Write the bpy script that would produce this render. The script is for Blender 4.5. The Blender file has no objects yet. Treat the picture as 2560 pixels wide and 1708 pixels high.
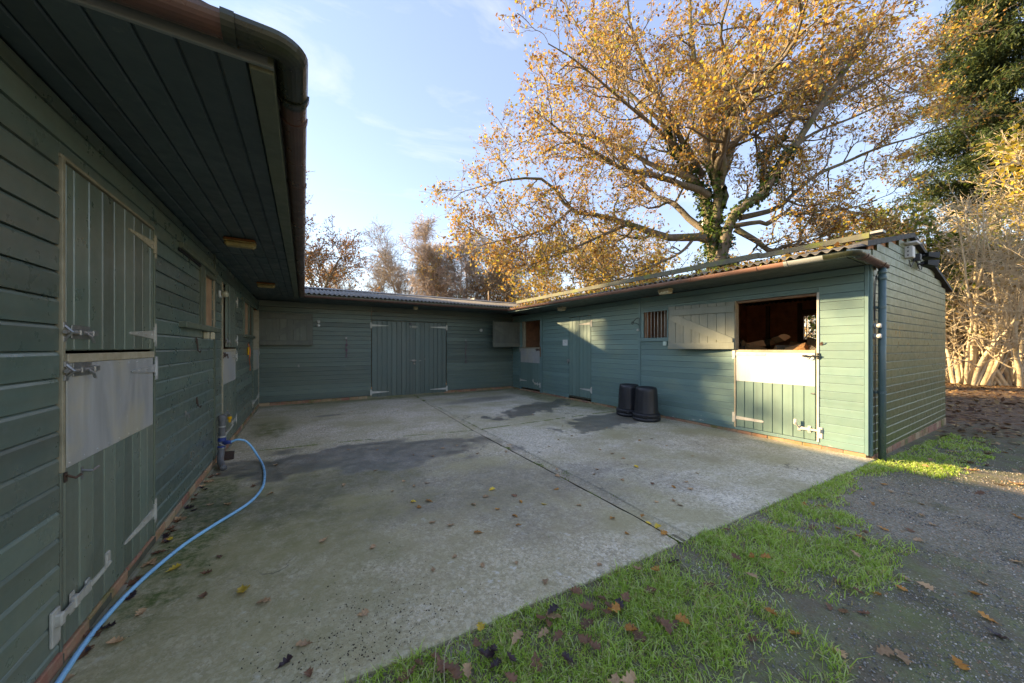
import bpy, math, random
import numpy as np
R = math.radians
scene = bpy.context.scene
COL = scene.collection
rnd = random.Random(7)
NP = np.random.RandomState(11)

# ------------------------------------------------------------------ camera
cam = bpy.data.cameras.new("camera")
cam.sensor_width = 36.0
cam.lens = 12.094
cam.shift_y = 0.0055
cam.clip_start = 0.05
cam.clip_end = 600
cam_o = bpy.data.objects.new("camera", cam)
cam_o.location = (0, 0, 1.455)
cam_o.rotation_euler = (R(90), 0, R(-31.15))
COL.objects.link(cam_o)
scene.camera = cam_o

# ------------------------------------------------------------------ sky, sun, exposure
SUN_TO = np.array([-1.0, 1.0, 0.43]); SUN_TO /= np.linalg.norm(SUN_TO)
SUN_EL = math.asin(SUN_TO[2])
SUN_ROT = math.atan2(SUN_TO[0], SUN_TO[1])
W = bpy.data.worlds.new("World"); scene.world = W; W.use_nodes = True
wt = W.node_tree; wt.nodes.clear()
wo = wt.nodes.new("ShaderNodeOutputWorld"); wb = wt.nodes.new("ShaderNodeBackground")
sk = wt.nodes.new("ShaderNodeTexSky"); sk.sky_type = 'NISHITA'; sk.sun_disc = False
sk.sun_elevation = SUN_EL; sk.sun_rotation = SUN_ROT
sk.altitude = 50; sk.air_density = 1.0; sk.dust_density = 0.15; sk.ozone_density = 2.5
tc = wt.nodes.new("ShaderNodeTexCoord")
mp = wt.nodes.new("ShaderNodeMapping"); mp.inputs['Scale'].default_value = (1.2, 2.6, 5.0); mp.inputs['Rotation'].default_value = (0.2, 0.3, 0.5)
nz = wt.nodes.new("ShaderNodeTexNoise"); nz.inputs['Scale'].default_value = 1.7; nz.inputs['Detail'].default_value = 7; nz.inputs['Roughness'].default_value = 0.62; nz.inputs['Distortion'].default_value = 0.5
cr = wt.nodes.new("ShaderNodeMapRange"); cr.inputs['From Min'].default_value = 0.52; cr.inputs['From Max'].default_value = 0.78; cr.inputs['To Max'].default_value = 0.22
mx = wt.nodes.new("ShaderNodeMix"); mx.data_type = 'RGBA'; mx.inputs['B'].default_value = (1.1, 1.2, 1.35, 1)
wt.links.new(tc.outputs['Generated'], mp.inputs['Vector']); wt.links.new(mp.outputs['Vector'], nz.inputs['Vector'])
wt.links.new(nz.outputs['Fac'], cr.inputs['Value']); wt.links.new(cr.outputs['Result'], mx.inputs['Factor'])
hz = wt.nodes.new("ShaderNodeMix"); hz.data_type = 'RGBA'; hz.inputs['Factor'].default_value = 0.82; hz.inputs['B'].default_value = (0.135, 0.228, 0.64, 1)   # thin even high haze
wt.links.new(sk.outputs['Color'], hz.inputs['A']); wt.links.new(hz.outputs['Result'], mx.inputs['A']); wt.links.new(mx.outputs['Result'], wb.inputs['Color'])
wb.inputs['Strength'].default_value = 0.15
wt.links.new(wb.outputs['Background'], wo.inputs['Surface'])

sun = bpy.data.lights.new("sun", 'SUN'); sun.energy = 2.0; sun.angle = R(0.8); sun.color = (0.74, 0.65, 0.52)
sun_o = bpy.data.objects.new("sun", sun); COL.objects.link(sun_o)
from mathutils import Vector
sun_o.rotation_euler = Vector(SUN_TO).to_track_quat('Z', 'Y').to_euler()
sun_o.location = (-20, 20, 12)

scene.view_settings.view_transform = 'Standard'
scene.view_settings.look = 'None'
scene.view_settings.gamma = 1
scene.view_settings.exposure = 3.5
scene.view_settings.use_white_balance = True
scene.view_settings.white_balance_temperature = 10300
scene.view_settings.white_balance_tint = 10
scene.view_settings.use_curve_mapping = False
scene.cycles.max_bounces = 6
scene.cycles.transparent_max_bounces = 4
scene.cycles.use_denoising = True

# ------------------------------------------------------------------ material helpers
class NT:
    def __init__(s, name):
        s.m = bpy.data.materials.new(name); s.m.use_nodes = True
        s.t = s.m.node_tree; s.t.nodes.clear()
        s.out = s.t.nodes.new("ShaderNodeOutputMaterial")
        s.b = s.t.nodes.new("ShaderNodeBsdfPrincipled")
        s.t.links.new(s.b.outputs[0], s.out.inputs[0])
        s._pos = None
    def set(s, sock, v):
        if isinstance(v, bpy.types.NodeSocket): s.t.links.new(v, sock)
        elif isinstance(v, (tuple, list)) and len(v) == 3 and sock.type == 'RGBA': sock.default_value = (*v, 1)
        else: sock.default_value = v
    def pos(s):
        if s._pos is None: s._pos = s.t.nodes.new("ShaderNodeNewGeometry").outputs['Position']
        return s._pos
    def island(s): return s.t.nodes.new("ShaderNodeNewGeometry").outputs['Random Per Island']
    def rand(s): return s.t.nodes.new("ShaderNodeObjectInfo").outputs['Random']
    def mapv(s, v, scale=(1, 1, 1), loc=(0, 0, 0), rot=(.5, .6, .4)):
        n = s.t.nodes.new("ShaderNodeMapping"); s.set(n.inputs['Vector'], v)
        n.inputs['Scale'].default_value = scale; s.set(n.inputs['Location'], loc); n.inputs['Rotation'].default_value = rot; return n.outputs[0]
    def shift(s, v, k=37.0):
        n = s.t.nodes.new("ShaderNodeVectorMath"); n.operation = 'ADD'; s.set(n.inputs[0], v)
        c = s.t.nodes.new("ShaderNodeCombineXYZ"); r = s.math('MULTIPLY', s.rand(), k)
        for i in range(3): s.set(c.inputs[i], r)
        s.set(n.inputs[1], c.outputs[0]); return n.outputs[0]
    def noise(s, scale, detail=4, rough=0.55, vec=None, dist=0.0):
        n = s.t.nodes.new("ShaderNodeTexNoise"); s.set(n.inputs['Vector'], vec if vec is not None else s.pos())
        n.inputs['Scale'].default_value = scale; n.inputs['Detail'].default_value = detail
        n.inputs['Roughness'].default_value = rough; n.inputs['Distortion'].default_value = dist
        return n.outputs['Fac']
    def vor(s, scale, vec=None, feat='F1', out='Distance'):
        n = s.t.nodes.new("ShaderNodeTexVoronoi"); n.feature = feat; s.set(n.inputs['Vector'], vec if vec is not None else s.pos())
        n.inputs['Scale'].default_value = scale; return n.outputs[out]
    def mr(s, v, a, b, c=0.0, d=1.0, smooth=False):
        n = s.t.nodes.new("ShaderNodeMapRange"); s.set(n.inputs['Value'], v)
        if smooth: n.interpolation_type = 'SMOOTHSTEP'
        for k, x in zip(('From Min', 'From Max', 'To Min', 'To Max'), (a, b, c, d)): n.inputs[k].default_value = x
        return n.outputs[0]
    def math(s, op, a, b=0.0):
        n = s.t.nodes.new("ShaderNodeMath"); n.operation = op; s.set(n.inputs[0], a); s.set(n.inputs[1], b); return n.outputs[0]
    def mix(s, f, a, b, blend='MIX'):
        n = s.t.nodes.new("ShaderNodeMix"); n.data_type = 'RGBA'; n.blend_type = blend
        s.set(n.inputs['Factor'], f); s.set(n.inputs['A'], a); s.set(n.inputs['B'], b); return n.outputs['Result']
    def ramp(s, f, stops, const=False):
        n = s.t.nodes.new("ShaderNodeValToRGB"); s.set(n.inputs[0], f); e = n.color_ramp.elements
        if const: n.color_ramp.interpolation = 'CONSTANT'
        while len(e) < len(stops): e.new(0.5)
        for i, (p, c) in enumerate(stops): e[i].position = p; e[i].color = (*c, 1)
        return n.outputs[0]
    def xyz(s, v):
        n = s.t.nodes.new("ShaderNodeSeparateXYZ"); s.set(n.inputs[0], v); return n.outputs
    def ell(s, cx, cy, rx, ry, wob=0.35, scale=1.6, soft=0.25, rot=0.0):
        n = s.t.nodes.new("ShaderNodeMapping"); n.vector_type = 'TEXTURE'
        s.set(n.inputs['Vector'], s.pos()); n.inputs['Location'].default_value = (cx, cy, 0)
        n.inputs['Rotation'].default_value = (0, 0, rot); n.inputs['Scale'].default_value = (rx, ry, 1000)
        l = s.t.nodes.new("ShaderNodeVectorMath"); l.operation = 'LENGTH'; s.set(l.inputs[0], n.outputs[0])
        w = s.mr(s.noise(scale, 5, 0.6), 0.3, 0.7, -wob, wob)
        return s.mr(s.math('ADD', l.outputs['Value'], w), 1 - soft, 1 + soft, 1, 0, True)
    def bump(s, h, strength=0.3, dist=0.01, normal=None):
        n = s.t.nodes.new("ShaderNodeBump"); n.inputs['Strength'].default_value = strength
        n.inputs['Distance'].default_value = dist; s.set(n.inputs['Height'], h)
        if normal is not None: s.set(n.inputs['Normal'], normal)
        return n.outputs[0]
    def fin(s, col, rough=0.6, metal=0.0, normal=None, spec=None, trans=None):
        s.set(s.b.inputs['Base Color'], col); s.set(s.b.inputs['Roughness'], rough); s.set(s.b.inputs['Metallic'], metal)
        if spec is not None: s.set(s.b.inputs['Specular IOR Level'], spec)
        if normal is not None: s.set(s.b.inputs['Normal'], normal)
        if trans is not None:
            tr = s.t.nodes.new("ShaderNodeBsdfTranslucent"); s.set(tr.inputs['Color'], col)
            mxs = s.t.nodes.new("ShaderNodeMixShader"); mxs.inputs[0].default_value = trans
            s.t.links.new(s.b.outputs[0], mxs.inputs[1]); s.t.links.new(tr.outputs[0], mxs.inputs[2]); s.t.links.new(mxs.outputs[0], s.out.inputs[0])
        return s.m

def paint(name, c0, c1, grain='h', rough=0.42, wear=0.0, wearcol=(.42, .42, .36), stain=(.05, .052, .03), stain_amt=0.35, var=0.22, spec=0.5):
    n = NT(name)
    sc = (.7, .7, 45) if grain == 'h' else (45, 45, .8)
    gv = n.mapv(n.shift(n.pos()), sc)
    g = n.noise(1.0, 5, 0.6, gv)
    g2 = n.noise(0.35, 6, 0.65, gv, 0.6)
    big = n.noise(1.1, 5, 0.6)
    col = n.mix(n.mr(big, 0.35, 0.65), c0, c1)
    col = n.mix(n.math('MULTIPLY', n.mr(g2, 0.45, 0.75), stain_amt), col, stain)
    spots = n.noise(38, 3, 0.6)
    pale = n.mr(n.noise(5.5, 6, 0.75), 0.62, 0.72)
    col = n.mix(n.math('MULTIPLY', pale, 0.16), col, (.3, .33, .31))
    col = n.mix(n.mr(spots, 0.72, 0.76, 0, .5), col, (.33, .33, .28))
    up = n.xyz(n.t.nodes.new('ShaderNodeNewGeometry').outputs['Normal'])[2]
    col = n.mix(n.math('MULTIPLY', n.mr(up, .3, .55), n.mr(n.noise(6, 4), .3, .7, .45, .8)), col, tuple(.10 + c * 1.1 for c in c0))  # upward faces mixed paler: sky sheen on the board ledges painted in
    v = n.mr(n.rand(), 0, 1, 1 - var, 1 + var)
    h = n.t.nodes.new("ShaderNodeHueSaturation"); n.set(h.inputs['Color'], col); n.set(h.inputs['Value'], v); col = h.outputs[0]
    if wear > 0:
        wv = n.noise(4.0, 7, 0.72, n.mapv(n.pos(), (1, 1, 2.5) if grain == 'h' else (2.5, 2.5, 1)))
        zz = n.xyz(n.pos())[2]
        low = n.mr(zz, 0.08, 0.42, 0.17, 0.0)
        wm = n.mr(n.math('ADD', n.math('ADD', wv, low), n.math('MULTIPLY', g, 0.1)), 0.86 - wear, 0.9 - wear)
        col = n.mix(wm, col, wearcol)
    ro = n.mr(n.noise(9, 4, 0.6), 0.3, 0.7, rough - 0.08, rough + 0.16)
    nb = n.bump(g, 0.16, 0.003)
    nb = n.bump(n.noise(70, 2, 0.5), 0.03, 0.002, nb)
    return n.fin(col, ro, 0, nb, spec)

def simple(name, c0, c1=None, scale=8, rough=0.6, metal=0.0, bump=0.1, bscale=60, var=0.15, detail=5, spec=None):
    n = NT(name); c1 = c1 or tuple(x * 0.7 for x in c0)
    col = n.mix(n.mr(n.noise(scale, detail, 0.62), 0.3, 0.7), c0, c1)
    h = n.t.nodes.new("ShaderNodeHueSaturation"); n.set(h.inputs['Color'], col)
    n.set(h.inputs['Value'], n.mr(n.rand(), 0, 1, 1 - var, 1 + var))
    return n.fin(h.outputs[0], n.mr(n.noise(scale * 2, 3), 0.3, 0.7, max(0.05, rough - .1), min(1, rough + .12)), metal, n.bump(n.noise(bscale, 3), bump, 0.004), spec)

M = {}
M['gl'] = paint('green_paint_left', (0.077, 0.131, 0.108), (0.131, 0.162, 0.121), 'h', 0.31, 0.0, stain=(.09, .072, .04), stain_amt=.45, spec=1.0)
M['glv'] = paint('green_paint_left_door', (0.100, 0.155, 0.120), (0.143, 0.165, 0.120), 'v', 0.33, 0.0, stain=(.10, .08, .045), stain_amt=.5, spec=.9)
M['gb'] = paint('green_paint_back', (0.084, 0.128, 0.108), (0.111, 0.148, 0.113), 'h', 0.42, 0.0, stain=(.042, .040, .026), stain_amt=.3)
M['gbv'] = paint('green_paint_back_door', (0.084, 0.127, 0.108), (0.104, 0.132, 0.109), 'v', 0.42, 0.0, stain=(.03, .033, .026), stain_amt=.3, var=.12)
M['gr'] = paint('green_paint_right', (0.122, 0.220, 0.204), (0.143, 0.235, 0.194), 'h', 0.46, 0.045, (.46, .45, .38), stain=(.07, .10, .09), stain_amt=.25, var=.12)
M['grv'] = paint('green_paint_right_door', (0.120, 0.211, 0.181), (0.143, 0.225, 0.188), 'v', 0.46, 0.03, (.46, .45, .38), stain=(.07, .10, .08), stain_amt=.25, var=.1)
M['gg'] = paint('green_paint_gable', (0.102, 0.128, 0.052), (0.142, 0.145, 0.059), 'h', 0.33, 0.01, (.4, .4, .34), stain=(.09, .075, .04), stain_amt=.3, var=.1)  # olive cast holds the golden trees' reflection in the paint colour
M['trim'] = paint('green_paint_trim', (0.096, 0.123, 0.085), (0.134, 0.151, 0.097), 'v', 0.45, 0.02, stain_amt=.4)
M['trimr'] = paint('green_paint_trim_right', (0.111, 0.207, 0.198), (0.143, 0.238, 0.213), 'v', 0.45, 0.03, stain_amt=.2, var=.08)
M['fascialit'] = paint('fascia_skylit_tone', (.16, .20, .20), (.20, .235, .22), 'h', .45)  # paler than the trim: sky light on the end fascia put into the colour
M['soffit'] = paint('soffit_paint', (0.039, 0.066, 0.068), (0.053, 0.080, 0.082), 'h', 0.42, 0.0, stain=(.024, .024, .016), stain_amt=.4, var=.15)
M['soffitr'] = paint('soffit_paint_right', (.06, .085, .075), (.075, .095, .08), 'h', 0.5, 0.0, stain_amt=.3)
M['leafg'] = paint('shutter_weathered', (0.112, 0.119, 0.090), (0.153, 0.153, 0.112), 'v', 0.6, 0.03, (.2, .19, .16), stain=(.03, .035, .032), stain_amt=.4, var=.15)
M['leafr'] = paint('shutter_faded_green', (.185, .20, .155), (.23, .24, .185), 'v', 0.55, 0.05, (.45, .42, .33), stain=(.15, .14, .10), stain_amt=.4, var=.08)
M['white'] = simple('white_paint_chipped', (.50, .48, .41), (.32, .30, .25), 14, 0.5, 0, .15, 80, .1)
M['whiter'] = simple('white_paint_bright', (.60, .58, .51), (.46, .43, .36), 14, 0.5, 0, .15, 80, .06)
M['cream'] = simple('bare_cream_timber', (.46, .39, .27), (.33, .27, .17), 11, 0.6, 0, .25, 50, .1)
M['creamd'] = simple('dirty_cream_timber', (.38, .32, .21), (.22, .19, .12), 11, 0.6, 0, .25, 50, .1)
M['wood'] = simple('brown_bare_wood', (.30, .165, .09), (.19, .10, .055), 6, 0.65, 0, .3, 40, .2)
M['woodin'] = simple('dark_inner_boarding', (0.795, 0.381, 0.206), (0.497, 0.232, 0.127), 5, 0.8, 0, .3, 40, .25)
M['tanpanel'] = simple('tan_board', (0.494, 0.288, 0.162), (0.342, 0.189, 0.102), 4, 0.6, 0, .15, 30, .1)
M['logwood'] = simple('split_oak_wood', (.60, .32, .14), (.45, .22, .10), 12, .7, 0, .3, 60, .25)
M['bouncefloor'] = simple('pale_bounce_floor', (.60, .46, .28), (.48, .34, .20), 9, .9, 0, .4, 60)  # pale floor colour added to bounce light around the log store
M['woodd'] = simple('dark_partition', (.05, .028, .018), (.03, .018, .012), 5, .8)
M['black'] = simple('dark_void', (.006, .006, .006), (.004, .004, .004), 5, 0.9)
M['iron'] = simple('rusty_iron', (.12, .065, .04), (.06, .045, .04), 30, 0.6, .4, .3, 90)
M['steel'] = simple('worn_steel', (.36, .35, .33), (.24, .23, .21), 25, 0.38, .7, .1, 80)
M['brown'] = simple('brown_plastic_gutter', (.115, .052, .034), (.075, .040, .030), 4, 0.33, 0, .08, 50, .08)
M['brownsun'] = simple('sunlit_brown_gutter', (.30, .15, .105), (.22, .115, .085), 4, 0.36, 0, .08, 50, .06)  # lit copy of the brown gutter, sunlight put into the colour
M['gutdark'] = simple('mossy_black_gutter', (.008, .012, .012), (.032, .036, .014), 5, 0.3, 0, .1, 40, .05)
M['gutgrey'] = simple('grey_gutter', (.30, .31, .30), (.22, .23, .21), 6, 0.4, 0, .1, 40, .05)
M['pipeg'] = simple('green_downpipe', (0.083, 0.147, 0.147), (0.072, 0.125, 0.120), 5, 0.34, 0, .05, 30, .05)
M['lamp'] = simple('yellowed_plastic', (.42, .33, .13), (.26, .19, .07), 18, 0.4, 0, .1, 40, .1)
M['lampp'] = simple('cream_plastic', (.56, .50, .34), (.40, .33, .20), 18, 0.4, 0, .1, 40, .1)
M['rust'] = simple('orange_rust', (.34, .13, .03), (.18, .07, .02), 40, 0.8, 0, .4, 90)
M['plastic'] = simple('white_plastic', (.66, .66, .62), (.55, .54, .48), 9, 0.4, 0, .05, 40, .05)
M['mint'] = simple('pale_green_plastic', (.50, .62, .53), (.42, .55, .46), 9, 0.4, 0, .05, 40, .05)
M['pipegrey'] = simple('grey_lagging', (.15, .145, .14), (.11, .105, .10), 12, 0.6, 0, .2, 60, .05)
M['blue'] = simple('blue_plastic', (.02, .06, .26), (.015, .04, .18), 12, 0.4, 0, .1, 60, .05)
M['hose'] = simple('blue_hose', (.20, .52, .76), (.15, .42, .62), 9, 0.3, 0, .05, 40, .05)
M['yellow'] = simple('yellow_plastic', (.85, .42, .01), (.7, .33, .01), 9, 0.4)
M['orange'] = simple('orange_twine', (.62, .17, .06), (.45, .12, .05), 40, 0.8, 0, .5, 200)
M['rope'] = simple('purple_rope', (.20, .085, .11), (.13, .06, .08), 40, 0.8, 0, .5, 200)
M['bin'] = simple('black_bin_plastic', (.014, .014, .016), (.022, .022, .025), 7, 0.42, 0, .15, 30, .25)
M['dark'] = simple('black_plastic', (.012, .012, .012), (.02, .02, .02), 7, 0.4)
M['dgrey'] = simple('dark_grey_box', (.05, .055, .06), (.04, .04, .045), 7, 0.5)
M['mossbeam'] = None
def _beam():
    n = NT('mossy_grey_beam')
    c = n.mix(n.mr(n.noise(7, 6, .7), .4, .62), (.105, .10, .072), (.15, .145, .095))
    c = n.mix(n.mr(n.noise(2.3, 6, .7), .52, .62), c, (.16, .185, .035))
    return n.fin(c, .8, 0, n.bump(n.noise(40, 4), .3, .005))
M['mossbeam'] = _beam()

def _metal():
    n = NT('galvanised_panel')
    st = n.noise(1, 5, .6, n.mapv(n.pos(), (7, 7, 1.6)), 1.2)
    c = n.mix(n.mr(st, .3, .7), (.36, .36, .345), (.52, .515, .49))
    c = n.mix(n.mr(n.noise(1.7, 5, .6), .48, .66, 0, .8), c, (.56, .49, .33))
    c = n.mix(n.mr(n.noise(1, 6, .7, n.mapv(n.pos(), (60, 60, 5))), .68, .74), c, (.86, .86, .83))
    c = n.mix(n.mr(n.noise(14, 5, .7), .66, .74, 0, .6), c, (.36, .34, .29))
    return n.fin(c, n.mr(st, .3, .7, .42, .6), .25, n.bump(n.noise(3, 2), .1, .02))
M['galv'] = _metal()
def _metalw():
    n = NT('white_door_panel')
    st = n.noise(1, 5, .6, n.mapv(n.pos(), (20, 20, 1.4)))
    c = n.mix(n.mr(st, .3, .7), (.46, .46, .45), (.55, .55, .53))
    c = n.mix(n.mr(n.noise(9, 6, .7), .62, .74, 0, .5), c, (.42, .39, .32))
    return n.fin(c, .5, .05, n.bump(n.noise(3, 2), .1, .02))
M['galvw'] = _metalw()
def _brick():
    n = NT('plinth_brick')
    c = n.ramp(n.rand(), [(0, (.30, .115, .075)), (.3, (.36, .17, .10)), (.55, (.40, .22, .12)), (.8, (.42, .29, .17)), (1, (.27, .10, .075))])
    c = n.mix(n.mr(n.noise(18, 6, .7), .45, .7, 0, .6), c, (.36, .27, .17))
    c = n.mix(n.mr(n.noise(2.2, 6, .7), .5, .62, 0, .75), c, (.12, .14, .03))
    return n.fin(c, .85, 0, n.bump(n.noise(60, 4), .4, .006))
M['brick'] = _brick()
M['mortar'] = simple('mortar_fillet', (.26, .23, .17), (.17, .17, .07), 6, .9, 0, .5, 50)
def _roof():
    n = NT('corrugated_cement_roof')
    c = n.mix(n.mr(n.noise(5, 7, .7), .35, .65), (.115, .108, .10), (.19, .175, .155))
    c = n.mix(n.mr(n.noise(2.4, 7, .75), .56, .66, 0, .85), c, (.055, .05, .035))
    c = n.mix(n.mr(n.noise(16, 5, .7), .62, .7, 0, .7), c, (.28, .28, .25))
    c = n.mix(n.mr(n.noise(3.3, 7, .75, n.mapv(n.pos(), (1, 1, 1), (9, 4, 2))), .60, .68, 0, .7), c, (.11, .115, .03))
    return n.fin(c, .85, 0, n.bump(n.noise(45, 5, .65), .45, .008))
M['roof'] = _roof()
M['verge'] = simple('black_verge_felt', (.035, .033, .032), (.06, .056, .05), 10, .75, 0, .35, 40)
M['ridge'] = simple('grey_ridge_cap', (.24, .245, .25), (.17, .17, .165), 9, .7, 0, .3, 40)

def _concrete(name, c0, c1, right=False):
    n = NT(name)
    f1 = n.noise(2.0, 8, .68); f2 = n.noise(24, 6, .72)
    ag = n.vor(150, out='Color'); agx = n.xyz(ag)
    c = n.mix(n.mr(f1, .3, .7), c0, c1)
    c = n.mix(n.mr(f2, .38, .64, 0, .55), c, (.25, .215, .16))
    f3 = n.noise(75, 5, .75)
    c = n.mix(n.mr(f3, .5, .68, 0, .6), c, (.20, .175, .13)); c = n.mix(n.mr(f3, .48, .36, 0, .45), c, (.85, .76, .58))
    c = n.mix(n.mr(agx[0], .80, .86, 0, .55), c, (.78, .72, .62))
    c = n.mix(n.mr(agx[1], .84, .9, 0, .5), c, (.16, .15, .13))
    c = n.mix(n.mr(agx[2], .88, .94, 0, .55), c, (.30, .19, .10))
    sp1 = n.xyz(n.vor(52, out='Color')); c = n.mix(n.mr(sp1[0], .62, .95, 0, .55), c, (.22, .185, .13)); c = n.mix(n.mr(sp1[1], .72, .95, 0, .5), c, (.92, .82, .63))
    c = n.mix(n.mr(n.noise(28, 6, .8), .56, .7, 0, .55), c, (.20, .165, .11))
    # pale worn laitance streaks
    st = n.noise(1, 7, .7, n.mapv(n.pos(), (3.0, 11, 1)), .4)
    big = n.mr(n.noise(.9, 3), .42, .62)
    c = n.mix(n.math('MULTIPLY', n.mr(st, .54, .66), n.math('MULTIPLY', big, .75 if right else .45)), c, (.84, .76, .62))
    if not right:
        sp = n.math('MULTIPLY', n.mr(n.noise(6.5, 5, .65), .62, .69), n.ell(.4, 2.3, 1.5, 1.2, .4))
        c = n.mix(n.math('MULTIPLY', sp, .9), c, (.95, .94, .90))
    # green algae
    alg = n.ell(-.15, 3.75, 1.05, 1.15, .6, 1.5, .5)
    alg2 = n.math('MULTIPLY', n.ell(-.4, 2.6, .8, 1.6, .6, 1.8, .6), .75)
    alg3 = n.ell(-.55, 7.6, .35, .8, .5, 1.6, .5)
    alg4 = n.ell(6.1, 7.6, .5, 2.4, .4, 1.6, .4)
    alg5 = n.ell(3.0, 10.3, 4.5, .28, .4, 1.6, .5)
    a = n.math('MAXIMUM', n.math('MAXIMUM', alg, alg2), n.math('MAXIMUM', alg3, n.math('MAXIMUM', alg4, alg5)))
    a = n.math('MULTIPLY', a, n.mr(n.noise(7, 7, .72), .3, .62, .35, 1))
    c = n.mix(a, c, (.15, .15, .045))
    tint = n.math('MAXIMUM', n.mr(n.noise(.8, 6, .65),   .40, .62, 0, .75), n.math('MULTIPLY', n.ell(.3, 2.6, 1.7, 1.3, .5, 1.0, .6), n.mr(n.noise(3.2, 6, .7), .3, .7, .25, .8)))
    brn = n.math('MULTIPLY', n.math('MAXIMUM', n.ell(1.7, 2.7, 1.3, .8, .5, 1.2, .6), n.ell(4.2, 3.2, 2.0, .9, .6, 1.2, .6)), n.mr(n.noise(2.6, 7, .7), .38, .66, 0, .75))
    c = n.mix(brn, c, (.29, .225, .145))
    c = n.mix(tint, c, (.34, .285, .14))
    # moss blotches by the left wall
    mo = n.math('MULTIPLY', n.ell(-.72, 3.75, .20, 1.1, .5, 3, .4), n.mr(n.noise(18, 6, .75), .4, .6))
    c = n.mix(mo, c, (.07, .10, .018))
    # dark and wet patches
    w1 = n.math('MULTIPLY', n.ell(.75, 4.95, 1.75, .62, .55, 1.7, .20, -.22), n.mr(n.noise(3.5, 6, .7), .25, .6, .55, 1))
    w1b = n.math('MULTIPLY', n.ell(.3, 4.1, 1.5, .45, .6, 1.6, .5, .1), n.mr(n.noise(6, 6, .7), .3, .6, .4, 1))
    w2 = n.math('MULTIPLY', n.ell(4.75, 6.75, 1.5, .42, .55, 2.6, .13, .42), n.mr(n.noise(4.5, 6, .7), .25, .55, .6, 1))
    w3 = n.math('MULTIPLY', n.ell(5.1, 4.85, 1.05, .48, .5, 2.8, .13, .12), n.mr(n.noise(4.5, 6, .7), .25, .55, .6, 1))
    w4 = n.ell(4.2, 8.6, 1.0, .35, .4, 1.6, .4, .1)
    w5 = n.ell(.4, 8.3, .26, .09, .4, 3, .3)
    w6 = n.math('MULTIPLY', n.ell(1.9, 3.1, 1.4, .65, .6, 1.6, .6, -.3), n.mr(n.noise(6, 6, .7), .3, .6, .4, 1))
    wet = n.math('MAXIMUM', n.math('MAXIMUM', w1, w2), n.math('MAXIMUM', w3, n.math('MULTIPLY', w5, .7)))
    damp = n.math('MAXIMUM', wet, n.math('MAXIMUM', n.math('MULTIPLY', w6, .6), n.math('MAXIMUM', n.math('MULTIPLY', w4, .7), n.math('MULTIPLY', w1b, .55))))
    c = n.mix(n.math('MULTIPLY', damp, .78), c, (.085, .08, .072))
    wv = n.t.nodes.new('ShaderNodeVectorMath'); wv.operation = 'ADD'; n.set(wv.inputs[0], n.pos()); nn_ = n.t.nodes.new('ShaderNodeTexNoise'); nn_.inputs['Scale'].default_value = 2.2; nn_.inputs['Detail'].default_value = 5; n.set(nn_.inputs['Vector'], n.pos()); n.set(wv.inputs[1], nn_.outputs['Color'])
    crk = n.math('MULTIPLY', n.mr(n.vor(.55, wv.outputs[0], 'DISTANCE_TO_EDGE'), .002, .006, 1, 0), n.mr(n.noise(.7, 2), .5, .58))
    c = n.mix(n.math('MULTIPLY', crk, .7), c, (.09, .08, .06))
    ro = n.mr(wet, 0, 1, .86, .30)
    rip = n.noise(1, 3, .5, n.mapv(n.pos(), (2.2, 26, 1)), .6)
    nb = n.bump(rip, .32 if right else .14, .012)
    nb = n.bump(n.noise(90, 4, .7), .5, .004, nb)
    return n.fin(c, ro, 0, nb)
M['conl'] = _concrete('worn_concrete', (.84, .685, .465), (.54, .425, .265))
M['conr'] = _concrete('brushed_concrete', (.84, .73, .535), (.62, .525, .37), True)
M['gap'] = simple('dark_joint_soil', (.10, .10, .06), (.05, .048, .036), 12, .95, 0, .6, 40)
M['chan'] = simple('drain_concrete', (.58, .55, .48), (.30, .285, .235), 3, .8, 0, .3, 60)

def _gravel():
    n = NT('dark_gravel_ground')
    v = n.vor(95, out='Color'); x = n.xyz(v)
    d = n.vor(95)
    c = n.mix(n.mr(n.noise(1.3, 6, .65), .35, .65), (.145, .118, .072), (.205, .165, .10))
    c = n.mix(n.mr(x[0], .3, 1, 0, .8), c, (.29, .275, .24))
    c = n.mix(n.mr(x[1], .86, .9, 0, .9), c, (.40, .33, .24))
    c = n.mix(n.mr(x[2], .9, .94, 0, .8), c, (.30, .15, .08))
    c = n.mix(n.mr(n.noise(1.9, 6, .7, n.mapv(n.pos(), (1, 1, 1), (3, 1, 0))), .52, .66, 0, .7), c, (.075, .08, .022))
    soil = n.math('MAXIMUM', n.ell(1.6, .2, 2.3, 1.6, .3, 2, .3), n.ell(9, .9, 3, .9, .4, 1.2, .4))
    c = n.mix(n.math('MULTIPLY', soil, .8), c, n.mix(n.mr(n.noise(5, 5, .7), .4, .62), (.12, .095, .055), (.14, .16, .05)))
    xx = n.xyz(n.pos())[0]
    far = n.mr(n.math('ADD', xx, n.mr(n.noise(.5, 5), 0, 1, -3, 3)), 9.5, 13)
    lit = n.ramp(n.noise(7, 7, .75), [(.3, (.06, .035, .022)), (.48, (.14, .075, .036)), (.62, (.24, .14, .07)), (.75, (.09, .085, .03))])
    c = n.mix(n.math('MULTIPLY', far, .85), c, lit)
    nb = n.bump(d, .55, .012); nb = n.bump(n.noise(10, 6, .7), .5, .03, nb)
    return n.fin(c, n.mr(n.noise(3, 4), .3, .7, .6, .95), 0, nb)
M['gravel'] = _gravel()

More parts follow.
